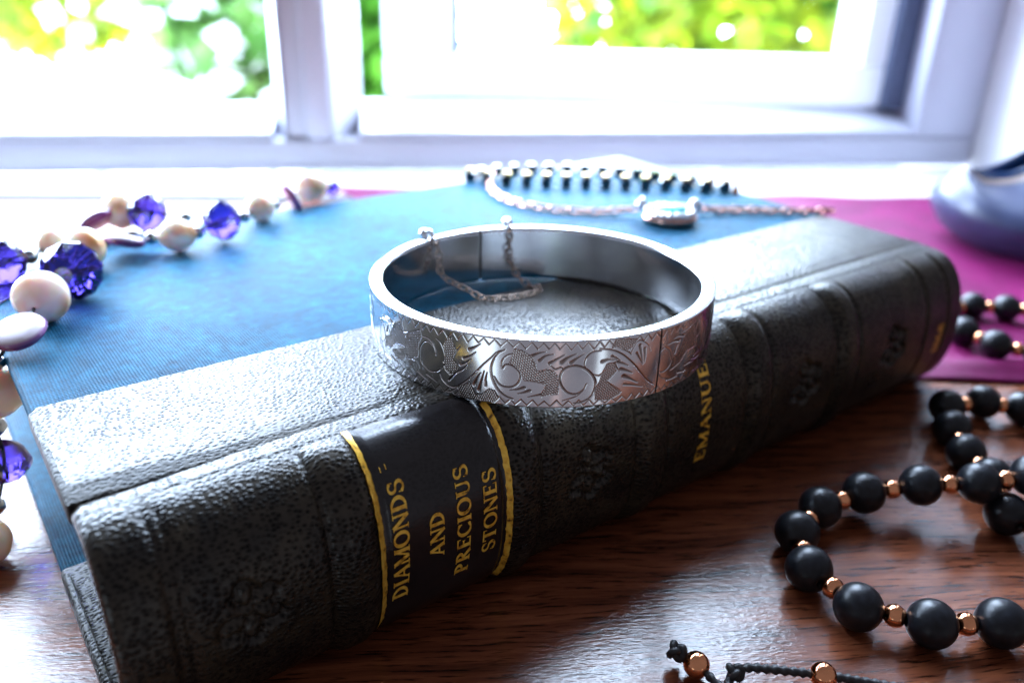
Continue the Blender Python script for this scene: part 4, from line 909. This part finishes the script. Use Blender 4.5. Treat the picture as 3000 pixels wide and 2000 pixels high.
for rw_, r_ in ((row, 1), (row2, 2)):
    for i, p_ in enumerate(rw_):
        q = rw_[min(i+1, len(rw_)-1)]-rw_[max(i-1, 0)]; an = math.atan2(q[1], q[0])+random.uniform(-0.1, 0.1)
        if r_ == 1: link('gold_setting', CLAW, gem, (p_[0], p_[1]+0.4, BT+3.5), (0.1, 0, an))
        link('black_stone', CUBE, gem, (p_[0], p_[1]-0.2, BT+1.5), (0, 0, an))
        if i+1 < len(rw_):
            m_ = (p_+rw_[i+1])/2; link('gold_link', LINKB, gem, (m_[0], m_[1], BT+1.5), (0, math.pi/2, an))
V, F = lathe([(1.2, 0), (1.1, 0.6), (0.5, 2.2), (0.15, 3.6), (0, 3.8)], 12); part('clasp', (V+np.array([64.0, 243.4, BT+0.1]), F), plain('amber_clasp', (0.55, 0.20, 0.04), 0.2, 0.6, noise=0.3), gem, True)
pen = thing('pendant_necklace', 'fine pink gold chain with an oval opal pendant in a stone halo', 'necklace', (40, 214, 34))
chp = smooth_path([(-7.2, 251, 36.3), (-7.6, 242.4, 34.9), (-5.4, 232.9, 34.8), (0.2, 224.2, 34.8), (6.5, 219.6, 34.8), (13.4, 217.4, 34.8), (22, 216.9, 34.8), (32.6, 217.6, 35.6)], 10)
chq = smooth_path([(46.6, 219.6, 35.6), (55, 221.2, 34.9), (64, 221.6, 34.9), (74, 221.6, 34.9), (80.5, 222.0, 34.9), (85.5, 223.2, 34.9)], 10)
PL = mesh('chain_link', *tube([(0.80*math.cos(t), 0, 1.55*math.sin(t)) for t in np.linspace(0, 2*np.pi, 12, endpoint=False)], 0.40, 5, True), PINKGOLD)
for ch, pit in ((chp, 2.6), (chq, 2.2)):
    n_ = int(np.linalg.norm(np.diff(ch, axis=0), axis=1).sum()/pit); rs = resample(ch, n_+1)
    for i in range(n_):
        o = link('chain_link', PL, pen, (rs[i]+rs[i+1])/2+np.array([0, 0, 0.25])); aim(o, rs[i+1]-rs[i], (i % 2)*1.2+0.5)
V, F = lathe([(0, 0), (6.6, 0), (7.2, 0.8), (6.8, 1.9), (5.0, 2.2), (0, 2.2)], 36); V = V*np.array([1.0, 0.80, 1.0])
pc = np.array([39.8, 212.0, BT+0.5]); mount = part('pendant_mount', (V+pc, F), PINKGOLD, pen, True)
V, F = lathe([(4.6, 2.1), (4.5, 2.8), (3.4, 3.9), (1.8, 4.4), (0, 4.5)], 24); part('opal', (V*np.array([1, 0.8, 1])+pc, F), OPAL, mount, True)
HALO = mesh('halo_stone', *facet(1.0, 0.95, 8), DIAMOND, False)
for i in range(22):
    a = 2*math.pi*i/22; link('halo_stone', HALO, mount, pc+np.array([5.9*math.cos(a), 4.75*math.sin(a), 2.5]), (random.uniform(-.3, .3), random.uniform(-.3, .3), a))
for sx in (-1, 1):
    link('halo_stone', HALO, mount, pc+np.array([6.9*sx, 3.6, 3.3])).scale = (1.7,)*3

# ------------------------------------------------------------------ glazed pot
PX, PY = 197.0, 304.0
pot = thing('ceramic_pot', 'rounded blue grey glazed pot with a wavy pointed rim on the purple cloth', 'pot', (PX, PY, 0.9))
th = np.linspace(0, 2*np.pi, 96, endpoint=False)
def rimwave(x):                                 # the lip dips beside its pointed left tip and swells towards the middle
    return 10.5/(1+np.exp(-(x+14)/4.0))-9.0/(1+np.exp(-(x-22)/4.5))+5.0*np.exp(-((x+36)/4.0)**2)
def potsurf(rows):
    out = []
    for rx, ry, z, wv, dy in rows:
        x = rx*np.cos(th); out.append(np.stack([PX+x, PY+dy+ry*np.sin(th), 0.9+z+wv*rimwave(x)], -1))
    P = np.stack(out, 1); return P.reshape(-1, 3), gridF(96, len(rows), True)
part('body', potsurf([(0.1, 0.1, 0, 0, 0), (25, 23, 0, 0, 0), (31, 29, 1.8, 0, 0), (38, 35, 6.5, 0, 0), (41.5, 38.5, 12, 0, 0), (42.5, 38, 16, .04, 0), (41.5, 33, 19.5, .2, 0), (39, 25, 21.8, .5, 1), (36.5, 16, 23, .85, 2), (35.5, 11, 23.6, 1, 2)]), CERAMIC, pot, True)
part('rim', potsurf([(35.5, 11, 23.6, 1, 2), (35, 10.2, 24.6, 1, 2), (34, 9.2, 24.9, 1, 2), (33.3, 8.6, 24.7, 1, 2)]), RIMCLAY, pot, True)
part('inner_glaze', potsurf([(33.3, 8.6, 24.7, 1, 2), (32.8, 8.0, 26.4, 1, 2), (31.6, 7.0, 26.8, 1, 2), (30.8, 6.2, 24, .9, 2), (33, 14, 16, .2, 1), (28, 22, 6, 0, 0), (0.1, 0.1, 4, 0, 0)]), GLAZE_IN, pot, True)
